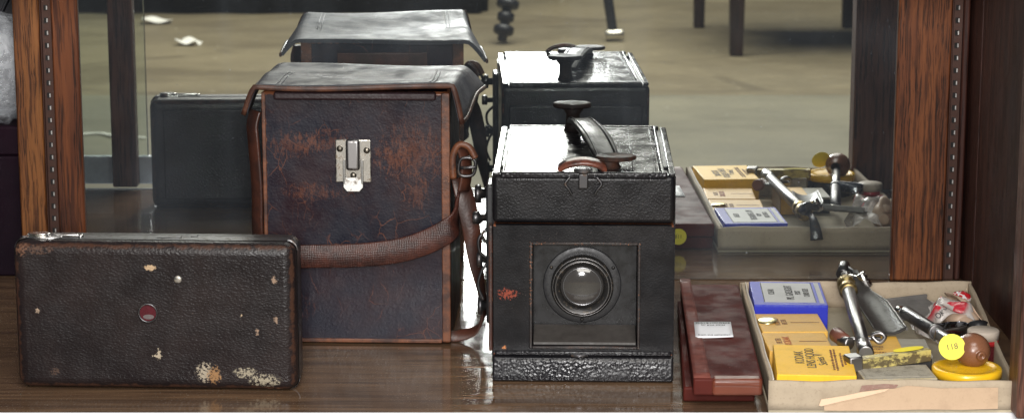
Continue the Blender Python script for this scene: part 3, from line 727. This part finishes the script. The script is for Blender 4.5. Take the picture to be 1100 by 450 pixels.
bm = bm_new(); prism(bm, [(-.030, .0205), (-.028, .0262), (-.008, .0278), (.004, .0270), (.002, .0238), (-.012, .0236)], 0, .0004, 0, Matrix.Translation((0, -.0028, 0)) @ Matrix.Rotation(R(90), 4, 'X'))
obj('torn_paper', bm, card('torn_brown_paper', (.26, .15, .12), (.42, .32, .26), .8, .6, scale=120), TRAY)

# small boxes in the tray
def carton(name, label, loc, rz, w, d, z0, h, m, rx=0, ry=0, bev=.0008, cat='box', group=None):
    t = thing(name, label, cat, (loc[0], loc[1], z0), 0, group)
    t.rotation_euler = (R(rx), R(ry), R(rz))
    bm = bm_new(); box(bm, -w / 2, w / 2, 0, d, 0, h, bev, 2); o = obj('carton', bm, m, t)
    return t, o
hb = lambda w, d, h: ((0, d / 2, h / 2), (w / 2, d / 2, h / 2))
YEL = (.80, .43, .03)
GY = 'yellow photographic supply boxes in the tray'
BLUE = card('blue_carton', (.018, .028, .42), (.012, .018, .2), .42, .3, hb(.073, .095, .026), (.05, .07, .42), .0010)
t, o = carton('film_carton', 'blue box with a pale grey printed label at the back of the tray', (.2770, -.2370), -2.5, .073, .095, .0035, .0280, BLUE, rx=0.5)
bm = bm_new(); box(bm, -.026, .026, .010, .088, .0281, .0284); lb2 = obj('printed_label', bm, card('grey_label', (.47, .47, .46), (.36, .36, .36), .5, .25), t)
bm = bm_new(); box(bm, .0290, .0335, .008, .090, .0281, .0284); obj('printed_label', bm, card('grey_label_edge', (.42, .42, .42), (.3, .3, .3), .5, .25), t)
for x in (-.0255, .0255):
    bm = bm_new(); box(bm, x - .0004, x + .0004, .010, .088, .0284, .02855); obj('label_rule', bm, INK, lb2)
for (xx, yy, s, bd) in ((-.0165, .050, .009, 'CLEAR'), (.0015, .048, .011, 'PK. GASLIGHT'), (.010, .048, .008, 'POST'), (.0185, .048, .0085, 'CARD SIZE')):
    text('lettering', bd, s, INK, lb2, (xx, yy, .0287), (0, 0, R(90)), sx=.8)
def ycarton(label, loc, rz, w, d, z0, h, c, lines, rx=0, ry=0, ink=INK):
    m = card('yellow_carton', c, tuple(x * .6 for x in c), .5, .35, hb(w, d, h), tuple(min(1, x * 1.15 + .08) for x in c), .0014)
    t, o = carton('filter_carton', label, loc, rz, w, d, z0, h, m, rx, ry, group=GY)
    for (bd, x, y, s, rot, ik, sx) in lines: text('lettering', bd, s, ik, o, (x, y, h + .0002), (0, 0, R(rot)), sx=sx)
    return t, o
def rule(o, x0, x1, y, h, wd=.0007, m=BROWN_INK):
    bm = bm_new(); box(bm, x0, x1, y - wd, y + wd, h + .0001, h + .00025); obj('printed_rule', bm, m, o)
tA, oA = ycarton('dull yellow box just in front of the blue box, brass disc on it', (.2720, -.3155), 1.0, .0630, .069, .0035, .0215, (.66, .38, .07),
        [('FILTER', -.006, .036, .0075, 90, BROWN_INK, .9), ('KODAK', -.013, .036, .0075, 90, BROWN_INK, .9)])
rule(oA, .000, .028, .034, .0215)
tB, oB = ycarton('dull yellow box with brown lettering, second from the front', (.2700, -.3860), 1.0, .0605, .066, .0035, .0215, (.66, .38, .07),
        [('KODAK', -.009, .036, .010, 90, plain('red_ink', (.35, .05, .02), .6), .9), ('FILTER', -.017, .036, .008, 90, BROWN_INK, .8)])
rule(oB, .002, .028, .034, .0215)
tC, oC = ycarton('bright yellow lens hood box with black lettering at the front left of the tray', (.2695, -.4960), -4.0, .0700, .098, .0035, .0295, (.86, .50, .025),
        [('KODAK', -.0125, .056, .0120, 90, INK, .95), ('LENS HOOD', -.0025, .054, .0120, 90, INK, .95), ('Series V', .0065, .050, .0115, 96, INK, .95)], rx=.6)
bm = bm_new()
rnd = random.Random(3)
obj('printed_band', bm, BROWN_INK, oC) if False else bm.free()
for k, x in enumerate((.0165, .0195, .0245, .0275, .0305)):
    text('lettering', ('for use with series v filters and lens attachments', 'to shade the lens from direct sunlight when in use', 'eastman rochester new york u.s.a.', 'see the instruction sheet', 'made in u.s.a.')[k], .0040, BROWN_INK, oC, (x, .050, .0297), (0, 0, R(90)), sx=.85 if k < 2 else .8)
tD, oD = ycarton('small yellow box half hidden under the metal tube and dark scoop', (.3465, -.3975), -2.0, .036, .070, .0035, .0205, (.70, .40, .06),
        [('series', -.006, .03, .006, 0, BROWN_INK, 1), ('filter', -.006, .02, .006, 0, BROWN_INK, 1), ('holder', -.006, .01, .006, 0, BROWN_INK, 1)])
CRD = card('pale_card_strip', (.62, .52, .40), (.4, .3, .2), .7, .3)
bm = bm_new(); box(bm, -.0195, -.0188, 0, .066, .0, .0225); obj('card_strip', bm, CRD, tD)
tE, oE = carton('battered_carton', 'scuffed grey and yellow box under the brass bar at the tray front', (.3455, -.4870), 3.0, .066, .046, .0035, .0235,
        card('scuffed_carton', (.36, .33, .27), (.10, .09, .08), .6, .7, hb(.066, .046, .0235), (.5, .4, .2), .003, scale=60))
bm = bm_new(); box(bm, -.030, .030, .006, .040, .0236, .0240); obj('torn_label', bm, card('torn_label', (.36, .33, .27), (.08, .07, .06), .7, .9, scale=90), tE)
tG, oG = carton('dark_carton', 'small black box with a grey lid in the middle of the tray', (.3735, -.3950), -3.0, .032, .058, .0035, .0165,
        card('black_carton', (.03, .028, .028), (.06, .055, .05), .5, .5))
bm = bm_new(); box(bm, -.0165, .0165, -.0005, .0585, .0168, .0200, .0006, 1); obj('carton_lid', bm, card('grey_lid', (.33, .31, .26), (.2, .18, .14), .6, .4), tG)

# brass disc on the yellow boxes
bm = bm_new(); lathe(bm, [(.0001, .0022), (.004, .0021), (.0085, .0012), (.0098, .0004), (.0095, 0), (.0001, .0001)], 32, cap=False)
o = obj('brass_disc', bm, metal('pale_brass', (.72, .63, .36), (.4, .3, .12), .3, .3)); o.location = (.2490, -.2790, .0260); o.rotation_euler = (R(6), R(-4), 0)
tag(o, 'small pale brass disc lying on the dull yellow box near the blue one', 'disc')

# table clamp: long tube with ball joint and brass bar
CL = thing('camera_clamp', 'tarnished steel camera clamp with a long tube, wing screw and worn brass bar', 'clamp', (.33, -.40, .0035))
def L(x, y, z): return Vector((x - .33, y + .40, z - .0035))
A0 = L(.3235, -.418, .0345); A1 = L(.3400, -.178, .0380)
bm = bm_new(); rod(bm, A0, A1, .0062, .0068, 24); tb = obj('clamp_tube', bm, STEEL, CL)
dd = (A1 - A0).normalized()
bm = bm_new()
lathe(bm, [(.0068, 0), (.0092, .002), (.0092, .012), (.0078, .014), (.0078, .020), (.0096, .022), (.0096, .036), (.0078, .039), (.0052, .042)], 26, aim(A1 - dd * .030, dd)); obj('clamp_collar', bm, BRASS, tb)
bm = bm_new(); rod(bm, A1 + dd * .008, A1 + dd * .010 + Vector((.0, .002, .010)), .0055); rod(bm, A1 + dd * .006 + Vector((.002, 0, .006)), A1 + Vector((.020, -.006, .004)), .0042)
rod(bm, A1 + Vector((.012, -.010, .014)), A1 + Vector((.021, -.012, .000)), .0048); obj('ball_joint', bm, metal('bright_joint', (.62, .60, .58), (.1, .08, .06), .22, .3), tb)
bm = bm_new(); rod(bm, A1 + Vector((-.002, .014, .006)), A1 + Vector((.002, .030, .014)), .0072, .0055); rod(bm, A1 + Vector((.002, .024, .012)), A1 + Vector((.014, .006, .006)), .0034); obj('joint_screw', bm, DKMETAL, tb)
# paddle end hanging over the back of the tray
bm = bm_new(); ribbon(bm, smooth_path([A1 + dd * .004, A1 + Vector((.004, .040, .004)), A1 + Vector((.006, .058, -.006)), A1 + Vector((.007, .066, -.018))], 6), lerp_list([.006, .007, .012, .015], 19), (1, 0, 0), th=.004)
obj('paddle', bm, DKMETAL, tb)
wz = A0.lerp(A1, .18)
bm = bm_new(); rod(bm, wz + Vector((-.020, .003, -.003)), wz + Vector((.018, -.001, -.001)), .0022)
rod(bm, wz + Vector((-.019, .000, -.004)), wz + Vector((-.012, -.012, -.003)), .0058); 
tube(bm, [wz + Vector((.010, -.002, .002)), wz + Vector((.017, -.004, .005)), wz + Vector((.021, -.005, .001)), wz + Vector((.016, -.004, -.004))], .0022, 8, True)
obj('wing_screw', bm, STEEL, CL)
bm = bm_new(); rod(bm, wz + Vector((-.022, .016, -.001)), wz + Vector((-.0155, -.004, -.003)), .0072, .0066); obj('screw_grip', bm, plain('reddish_grip', (.16, .06, .04), .35), CL)
bm = bm_new(); rod(bm, A0 - dd * .012, A0 + dd * .02, .0075, .0068); obj('lower_sleeve', bm, metal('bright_sleeve', (.45, .44, .43), (.25, .23, .2), .32, .25, 1.0, 60), tb)
Mb = Matrix.Translation(L(.3460, -.4430, .0330)) @ Matrix.Rotation(R(16), 4, 'Z') @ Matrix.Rotation(R(-3), 4, 'Y')
bm = bm_new(); box(bm, -.035, .035, -.005, .005, -.0055, .0055, .0009, 2, Mb)
bb_ = NB('worn_bar_paint')
n_ = bb_.noise(70, 6, .75, stretch=(.6, 1, 1)); yel = bb_.step(n_, .47, .55)
bb_.set(col=bb_.mix(yel, (.22, .18, .10), (.48, .40, .13)), rough=.4, metal=bb_.mix(yel, (.7, .7, .7), (0, 0, 0)), normal=bb_.bump(n_, .4, .001))
obj('clamp_bar', bm, bb_.m, CL)
bm = bm_new(); box(bm, -.046, -.033, -.007, .009, -.0065, .0085, .0015, 2, Mb); obj('clamp_jaw', bm, STEEL, CL)
bm = bm_new(); prism(bm, ell(.016, .004, .0150, .0042, 30), .0060, .0064, 0, Mb @ Matrix.Rotation(R(6), 4, 'X')); stk = obj('price_sticker', bm, STICKER, CL)

# dark folded scoop
SCM = metal('dark_scoop_metal', (.034, .031, .029), (.02, .017, .014), .5, .4, .2)
SC = thing('metal_scoop', 'dark grey folded metal scoop with a pointed tip behind the clamp tube', 'scoop', (.354, -.258, .0235))
def scoop(u, v):
    w = .004 + .028 * min(1, v * 2.2) ** .8
    x = (u - .5) * w + .010 * v - .004
    return (x, .090 - v * .165, .0125 - .010 * v + .006 * abs(2 * u - 1) ** 2.0 * min(1, v * 2) + (.014 * max(0, 1 - v * 5)))
bm = bm_new(); sheet(bm, scoop, 14, 26, .0012); obj('scoop_blade', bm, SCM, SC)
bm = bm_new(); ribbon(bm, [Vector(scoop(1, v / 24)) for v in range(3, 25)], .003, (0, 0, 1), th=.0016); obj('rolled_edge', bm, STEEL, SC)

# flash bulb-handle: rod with plate and brown bulb
BR = thing('bulb_release', 'steel rod with a flat slotted plate and a round brown bulb on its end', 'bulb release', (.40, -.35, .0035))
def L2(x, y, z): return Vector((x - .40, y + .35, z - .0035))
B0 = L2(.3875, -.255, .0285); B1 = L2(.4120, -.4330, .0385)
bm = bm_new(); rod(bm, B0, B0.lerp(B1, .55), .0066, .0062, 24); rd = obj('rod', bm, metal('gun_steel', (.17, .165, .17), (.10, .095, .09), .38, .25, 1.0, 60), BR)
bm = bm_new(); rod(bm, B0.lerp(B1, .5), B1, .0052, .0052, 24); lathe(bm, [(.0066, 0), (.0076, .001), (.0076, .004), (.0066, .005)], 24, aim(B0.lerp(B1, .52), B1 - B0)); obj('rod_sleeve', bm, STEEL, rd)
Mp = Matrix.Translation(L2(.3965, -.238, .0275)) @ Matrix.Rotation(R(24), 4, 'Z') @ Matrix.Rotation(R(14), 4, 'X')
bm = bm_new(); box(bm, -.028, .028, -.019, .016, -.0015, .0012, .0008, 2, Mp); box(bm, -.028, .028, .0155, .0185, -.0012, .0050, .0008, 2, Mp); pl = obj('clamp_plate', bm, plain('satin_steel', (.20, .19, .18), .5, .3, .5, .5, 60), BR)
bm = bm_new(); lathe(bm, [(.0060, 0), (.0060, .003), (.004, .0045), (.0012, .0048)], 20, Mp @ Matrix.Translation((-.016, -.004, .0012))); obj('plate_screw', bm, metal('bright_screw', (.7, .68, .64), rough=.2, amt=.2), pl)
bc_ = L2(.4160, -.4480, .0425)
bm = bm_new()
bd = (B1 - B0).normalized(); bd.z += .1; bd.normalize()
prof = [(.0060, -.020), (.0085, -.0165)] + [(.0158 * math.sin(R(a)), -.0158 * math.cos(R(a)) * 1.04) for a in range(40, 171, 10)] + [(.0042, .0162), (.0042, .0185), (.0022, .0192), (.0020, .0180), (.0002, .0178)]
lathe(bm, prof, 40, aim(bc_, Vector((.25, -.9, -.05))), cap=False); bl = obj('bulb', bm, plain('brown_rubber', (.20, .085, .045), .3, 0, .5, .45, 45), BR)
s = sticker(BR, bc_ + Vector((-.0205, -.009, .0055)), (R(66), 0, R(-8)), .0118, '118', .2)

# yellow-lidded tin
YT = thing('yellow_lidded_tin', 'black round tin with a bright yellow lid under the brown bulb', 'tin', (.4090, -.4600, .0032))
bm = bm_new(); lathe(bm, [(.0285, 0), (.0290, .001), (.0290, .0205), (.0285, .0215)], 48); obj('tin_body', bm, plain('black_tin', (.02, .02, .022), .3), YT)
YL = plain('yellow_enamel', (.82, .47, .015), .3, 0, .5, .15, 60)
bm = bm_new(); lathe(bm, [(.0292, .0195), (.0312, .0197), (.0312, .0262), (.0300, .0276), (.0255, .0278), (.0245, .0266), (.018, .0264), (.0002, .0263)], 56, cap=False); obj('tin_lid', bm, YL, YT)

# bag of tubes with red print
PB = thing('printed_plastic_bag', 'crumpled plastic bag with red print holding a beige bottle in the tray corner', 'plastic bag', (.4290, -.235, .0045), 12)
def fold(u, v):
    a = math.pi * (1.08 - 1.16 * u)
    w_ = .75 + .25 * math.sin(3.3 * v + .5)
    r_ = 1 + .16 * abs(math.sin(5.1 * u + 4 * v)) - .20 * abs(math.sin(9 * u - 5 * v + 1)) + .07 * math.sin(19 * u + 11 * v)
    return (-.004 + .027 * math.cos(a) * r_ * w_, -.048 + .094 * v, .002 + (.034 - .006 * v) * max(-.03, math.sin(a)) * r_ * w_ + .004 * math.sin(8 * v))
bm = bm_new(); sheet(bm, fold, 34, 24, .0003)
b = NB('printed_film')
w = b.noise(55, 5, .6, dist=1.2); pr = b.math('MULTIPLY', b.step(b.noise(48, 2, .4), .54, .57), b.step(b.vm('LENGTH', b.vm('DIVIDE', b.vm('SUBTRACT', b.O, (-.008, -.016, .034)), (.026, .036, .034))), 1, .8))
b.set(col=b.mix(pr, (.78, .72, .68), (.60, .03, .05)), rough=.14, spec=.9, alpha=b.math('MAXIMUM', b.step(w, .35, .7, .35, .80), b.math('MULTIPLY', pr, .95)), normal=b.bump(w, .6, .003))
obj('bag_film', bm, b.m, PB)
bm = bm_new(); lathe(bm, [(.010, 0), (.014, .002), (.014, .055), (.009, .062), (.006, .064), (.006, .075)], 24, aim((.006, -.044, .016), (.12, 1, .05))); obj('beige_bottle', bm, card('beige_paper', (.50, .36, .26), (.35, .24, .17), .5, .3), PB)
bm = bm_new(); sheet(bm, lambda u, v: (.008 + u * .026, -.030 + v * .05 + .004 * math.sin(6 * u), .034 + .004 * math.sin(7 * u + 3 * v) - .024 * u * u), 8, 8, .0006); obj('paper_wrap', bm, card('beige_wrap', (.56, .40, .29), (.4, .28, .2), .6, .3), PB)
text('lettering', 'OKY', .008, INK, PB, (-.0200, -.044, .0300), (R(50), R(-20), R(20)))
# red cap sticking out of the bag
RB = thing('red_wrapper', 'small crumpled red and white wrapper at the back corner of the tray', 'wrapper', (.4545, -.192, .0225))
bm = bm_new(); bag_mesh(bm, .0085, .009, .006, .005, 24, 16, 5, .3, 2.0)
b = NB('red_white_foil'); b.set(col=b.mix(b.step(b.noise(170, 2), .52, .56), (.55, .02, .03), (.75, .7, .7)), rough=.25, normal=b.bump(b.noise(160, 3), .6, .002)); obj('wrapper_foil', bm, b.m, RB)
# red tin with pale lid
RT = thing('red_tin', 'round red tin with a pale cardboard lid at the right side of the tray', 'tin', (.4440, -.356, .0035))
bm = bm_new(); lathe(bm, [(.0135, 0), (.0140, .001), (.0140, .0215)], 40); obj('tin_body', bm, plain('dark_red_tin', (.09, .012, .015), .3), RT)
bm = bm_new(); lathe(bm, [(.0141, .0205), (.0146, .0206), (.0146, .0255), (.0141, .0255)], 40, cap=False); obj('red_band', bm, plain('red_band', (.42, .02, .025), .35), RT)
bm = bm_new(); lathe(bm, [(.0140, .0256), (.0149, .0257), (.0149, .0335), (.0138, .0345), (.0002, .0345)], 40); obj('tin_lid', bm, card('pale_lid', (.55, .47, .39), (.4, .32, .25), .6, .4), RT)
# curled strip of spring steel
bm = bm_new(); P = smooth_path([(-.020, -.012, .001), (-.006, -.004, .001), (.008, .004, .001), (.0155, .013, .001), (.011, .022, .001), (.0, .021, .001), (-.010, .012, .002), (-.019, .006, .003)], 7)
ribbon(bm, P, .011, (0, -.35, 1), th=.0008); o = obj('steel_strip', bm, metal('blue_steel', (.26, .26, .28), (.07, .07, .07), .22, .3)); o.location = (.4170, -.352, .0330)
tag(o, 'curled strip of grey spring steel between the bag and the brown bulb', 'strip')
# small black cap behind, seen in the mirror
bm = bm_new(); lathe(bm, [(.0001, .012), (.0095, .012), (.0105, .011), (.0105, 0), (.0090, 0), (.0088, .0100)], 32, cap=False); o = obj('lens_cap', bm, BLK); o.location = (.4510, -.302, .0040); o.rotation_euler = (R(-35), 0, 0); o.location.z = .018
tag(o, 'small black round cap beside the plastic bag in the tray', 'lens cap')

# ------------------------------------------------------------------ the room, seen in the mirror
b = NB('worn_floor')
base = b.mix(b.step(b.noise(.9, 5, .6), .35, .65), (.215, .178, .110), (.150, .125, .080))
base = b.mix(b.math('MULTIPLY', b.step(b.noise(7, 6, .7), .45, .75), .35), base, (.30, .25, .16))
base = b.mix(b.math('MULTIPLY', b.step(b.noise(60, 3, .6), .5, .8), .4), base, (.11, .085, .045))
base = b.mix(b.math('MULTIPLY', b.step(b.noise(2.2, 6, .7, stretch=(.5, 1, 1)), .42, .66), .75), base, (.115, .092, .056))
lines = b.math('MULTIPLY', b.step(b.vor(1.1, 'DISTANCE_TO_EDGE', stretch=(.5, 1, 1)), .022, .006), b.step(b.noise(3, 3), .4, .6))
base = b.mix(b.math('MULTIPLY', lines, .45), base, (.07, .055, .035))
base = b.mix(b.step(b.noise(24, 2, .5), .73, .76), base, (.42, .38, .28))
b.set(col=base, rough=.42, normal=b.bump(b.noise(4, 3), .08, .01)); 
bm = bm_new(); box(bm, -9, 9, -14, -4.44, -.52, -.5); struct('room_floor', bm, b.m)
b = NB('grey_floor')
base = b.mix(b.step(b.noise(1.4, 5, .6), .35, .65), (.185, .168, .115), (.138, .128, .092))
base = b.mix(b.math('MULTIPLY', b.step(b.noise(40, 4, .6), .5, .8), .35), base, (.27, .25, .19))
base = b.mix(b.math('MULTIPLY', b.step(b.noise(3.2, 6, .7, stretch=(.5, 1, 1)), .42, .66), .7), base, (.105, .096, .066))
base = b.mix(b.step(b.noise(30, 2, .5), .74, .77), base, (.42, .40, .34))
b.set(col=base, rough=.5)
bm = bm_new(); box(bm, -9, 9, -4.4395, .345, -.52, -.5); struct('grey_floor', bm, b.m)
bm = bm_new(); box(bm, -9, 9, -14.2, -14, -.52, 3.4); struct('room_wall', bm, plain('room_wall_paint', (.28, .27, .25), .8, var=.15, scale=2))

CHW = wood('chair_wood', (.04, .018, .012), (.028, .013, .009), (.018, .008, .006), 'z', .4, .3)
CH = thing('wooden_chair', 'dark wooden chair in the room, its legs showing at the top of the mirror', 'chair', (.98, -5.64, -.5))
for (x, y, h, r) in ((-.232, .36, .45, .030), (.30, .36, .45, .030), (-.30, -.36, .98, .027), (.24, -.36, .98, .027)):
    bm = bm_new(); prism(bm, [(-r, -r), (r, -r), (r, r), (-r, r)], 0, h, .006, Matrix.Translation((x, y, .0005))); 
    for v_ in bm.verts:
        k = v_.co.z / .45; s_ = .72 + .28 * min(1, k)
        v_.co.x = x + (v_.co.x - x) * s_ ; v_.co.y = y + (v_.co.y - y) * s_
    obj('leg', bm, CHW, CH)
bm = bm_new(); box(bm, -.33, .33, -.39, .39, .452, .50, .012); obj('seat', bm, CHW, CH)
bm = bm_new(); box(bm, -.26, .20, -.375, -.345, .70, .95, .01); obj('backrest', bm, CHW, CH)

TRM = plain('tripod_black', (.012, .012, .015), .4)
TR = thing('tripod', 'black tripod standing on the room floor, two feet showing in the mirror', 'tripod', (.15, -5.9, -.5))
apex = Vector((0.02, -.05, 1.25))
for (x, y, knob) in ((-.185, .34, True), (.205, .27, False), (.03, -1.05, False)):
    foot = Vector((x, y, .01)); d = apex - foot
    bm = bm_new(); rod(bm, foot, foot + d * .4, .017, .02); rod(bm, foot + d * .34, foot + d, .026, .026); lg = obj('leg', bm, TRM, TR)
    if knob:
        bm = bm_new()
        for f_, r_ in ((.03, .036), (.065, .030), (.10, .040), (.14, .034)):
            rod(bm, foot + d * (f_ - .012), foot + d * (f_ + .012), r_)
        obj('leg_clamp', bm, TRM, lg)
    else:
        bm = bm_new(); rod(bm, foot + Vector((-.03, .0, .012)), foot + Vector((.035, .0, .015)), .019); obj('foot', bm, metal('tripod_foot', (.55, .52, .45), rough=.3, amt=.2), lg)
bm = bm_new(); rod(bm, apex + Vector((0, 0, -.1)), apex + Vector((0, 0, .12)), .05); obj('head', bm, TRM, TR)

DT = thing('draped_table', 'table under a black floor-length cloth, a dark band at the top of the mirror', 'table', (-1.15, -6.85, -.5))
bm = bm_new()
def drape(u, v):
    per = [(-.95, .44), (1.03, .44), (1.03, -.44), (-.95, -.44), (-.95, .44)]
    t = u * 4; k = min(int(t), 3); f = t - k
    x = per[k][0] * (1 - f) + per[k + 1][0] * f; y = per[k][1] * (1 - f) + per[k + 1][1] * f
    w_ = 1 + (.025 * math.sin(60 * u * 6.28 / 2)) * (1 - v)
    return (x * w_, y * w_, .003 + v * .74)
sheet(bm, drape, 200, 6, .003); obj('cloth_skirt', bm, plain('black_cloth', (.006, .006, .007), .9), DT)
bm = bm_new(); box(bm, -.96, 1.04, -.45, .45, .745, .765, .004); obj('table_top', bm, plain('black_cloth_top', (.008, .008, .009), .9), DT)
PAP = card('scrap_paper', (.7, .68, .62), rough=.8)
for (x, y, w, dd_, ang, lab_) in ((-1.115, -5.54, .075, .05, .3, 'white paper scrap on the room floor, showing left of the leather case lid'), (-1.31, -6.12, .11, .05, -.2, 'white paper scrap lying at the foot of the black draped table')):
    bm = bm_new(); sheet(bm, lambda u, v: ((u - .5) * w, (v - .5) * dd_ * 1.4, .010 + .008 * math.sin(5 * u + 2 * v) + .006 * math.cos(7 * v)), 8, 8, .001)
    o = obj('paper_scrap', bm, PAP); o.location = (x, y, -.5); o.rotation_euler.z = ang; tag(o, lab_, 'paper')

bm = bm_new(); ribbon(bm, smooth_path([(-.16, 0, .004), (-.06, .03, .006), (.03, -.01, .004), (.09, .05, .007), (.17, .06, .004)], 5), .012, (0, 1, 0), th=.003)
o = obj('paper_strip', bm, PAP); o.location = (-1.15, -3.75, -.5); tag(o, 'thin white strip of paper on the grey floor, mirrored between the left posts', 'paper')

# ------------------------------------------------------------------ light, world, camera
w = bpy.data.worlds.new('World'); sc.world = w; w.use_nodes = True
w.node_tree.nodes['Background'].inputs[0].default_value = (.62, .70, .85, 1); w.node_tree.nodes['Background'].inputs[1].default_value = .085
def area(name, loc, tgt, sx, sy, power, c):
    l = bpy.data.lights.new(name, 'AREA'); l.shape = 'RECTANGLE'; l.size = sx; l.size_y = sy; l.energy = power; l.color = c
    o = bpy.data.objects.new(name, l); col.objects.link(o); o.location = loc
    o.rotation_euler = (Vector(tgt) - Vector(loc)).to_track_quat('-Z', 'Y').to_euler(); return o
area('camera_flash', (-.03, -2.56, .63), (-.02, -.25, .12), .32, .20, 35, (1, .98, .97))
area('overhead_lamp', (.25, -1.75, 2.0), (.0, -.25, .1), 1.1, .7, 25, (1, .97, .92))
area('ceiling_light', (.3, -5.2, 2.5), (.2, -5.2, -.5), 3.5, 3.0, 340, (1, .96, .88))
cam = bpy.data.cameras.new('Camera'); co = bpy.data.objects.new('Camera', cam); col.objects.link(co)
co.location = (0, -2.496, .6); co.rotation_euler = (R(90 - 11.8), 0, 0)
cam.sensor_fit = 'HORIZONTAL'; cam.sensor_width = 36; cam.lens = 36 * 2520 / 1100; cam.clip_start = .05; cam.clip_end = 100
cam.dof.use_dof = True; cam.dof.focus_distance = 2.2; cam.dof.aperture_fstop = 18
sc.camera = co
vs = sc.view_settings; vs.view_transform = 'Standard'; vs.look = 'None'; vs.exposure = 0; vs.gamma = 1
sc.render.engine = 'CYCLES'
sc.cycles.use_denoising = True
sc.cycles.max_bounces = 10; sc.cycles.glossy_bounces = 8; sc.cycles.transparent_max_bounces = 16
sc.cycles.caustics_reflective = True; sc.cycles.caustics_refractive = False
sc.cycles.sample_clamp_indirect = 25
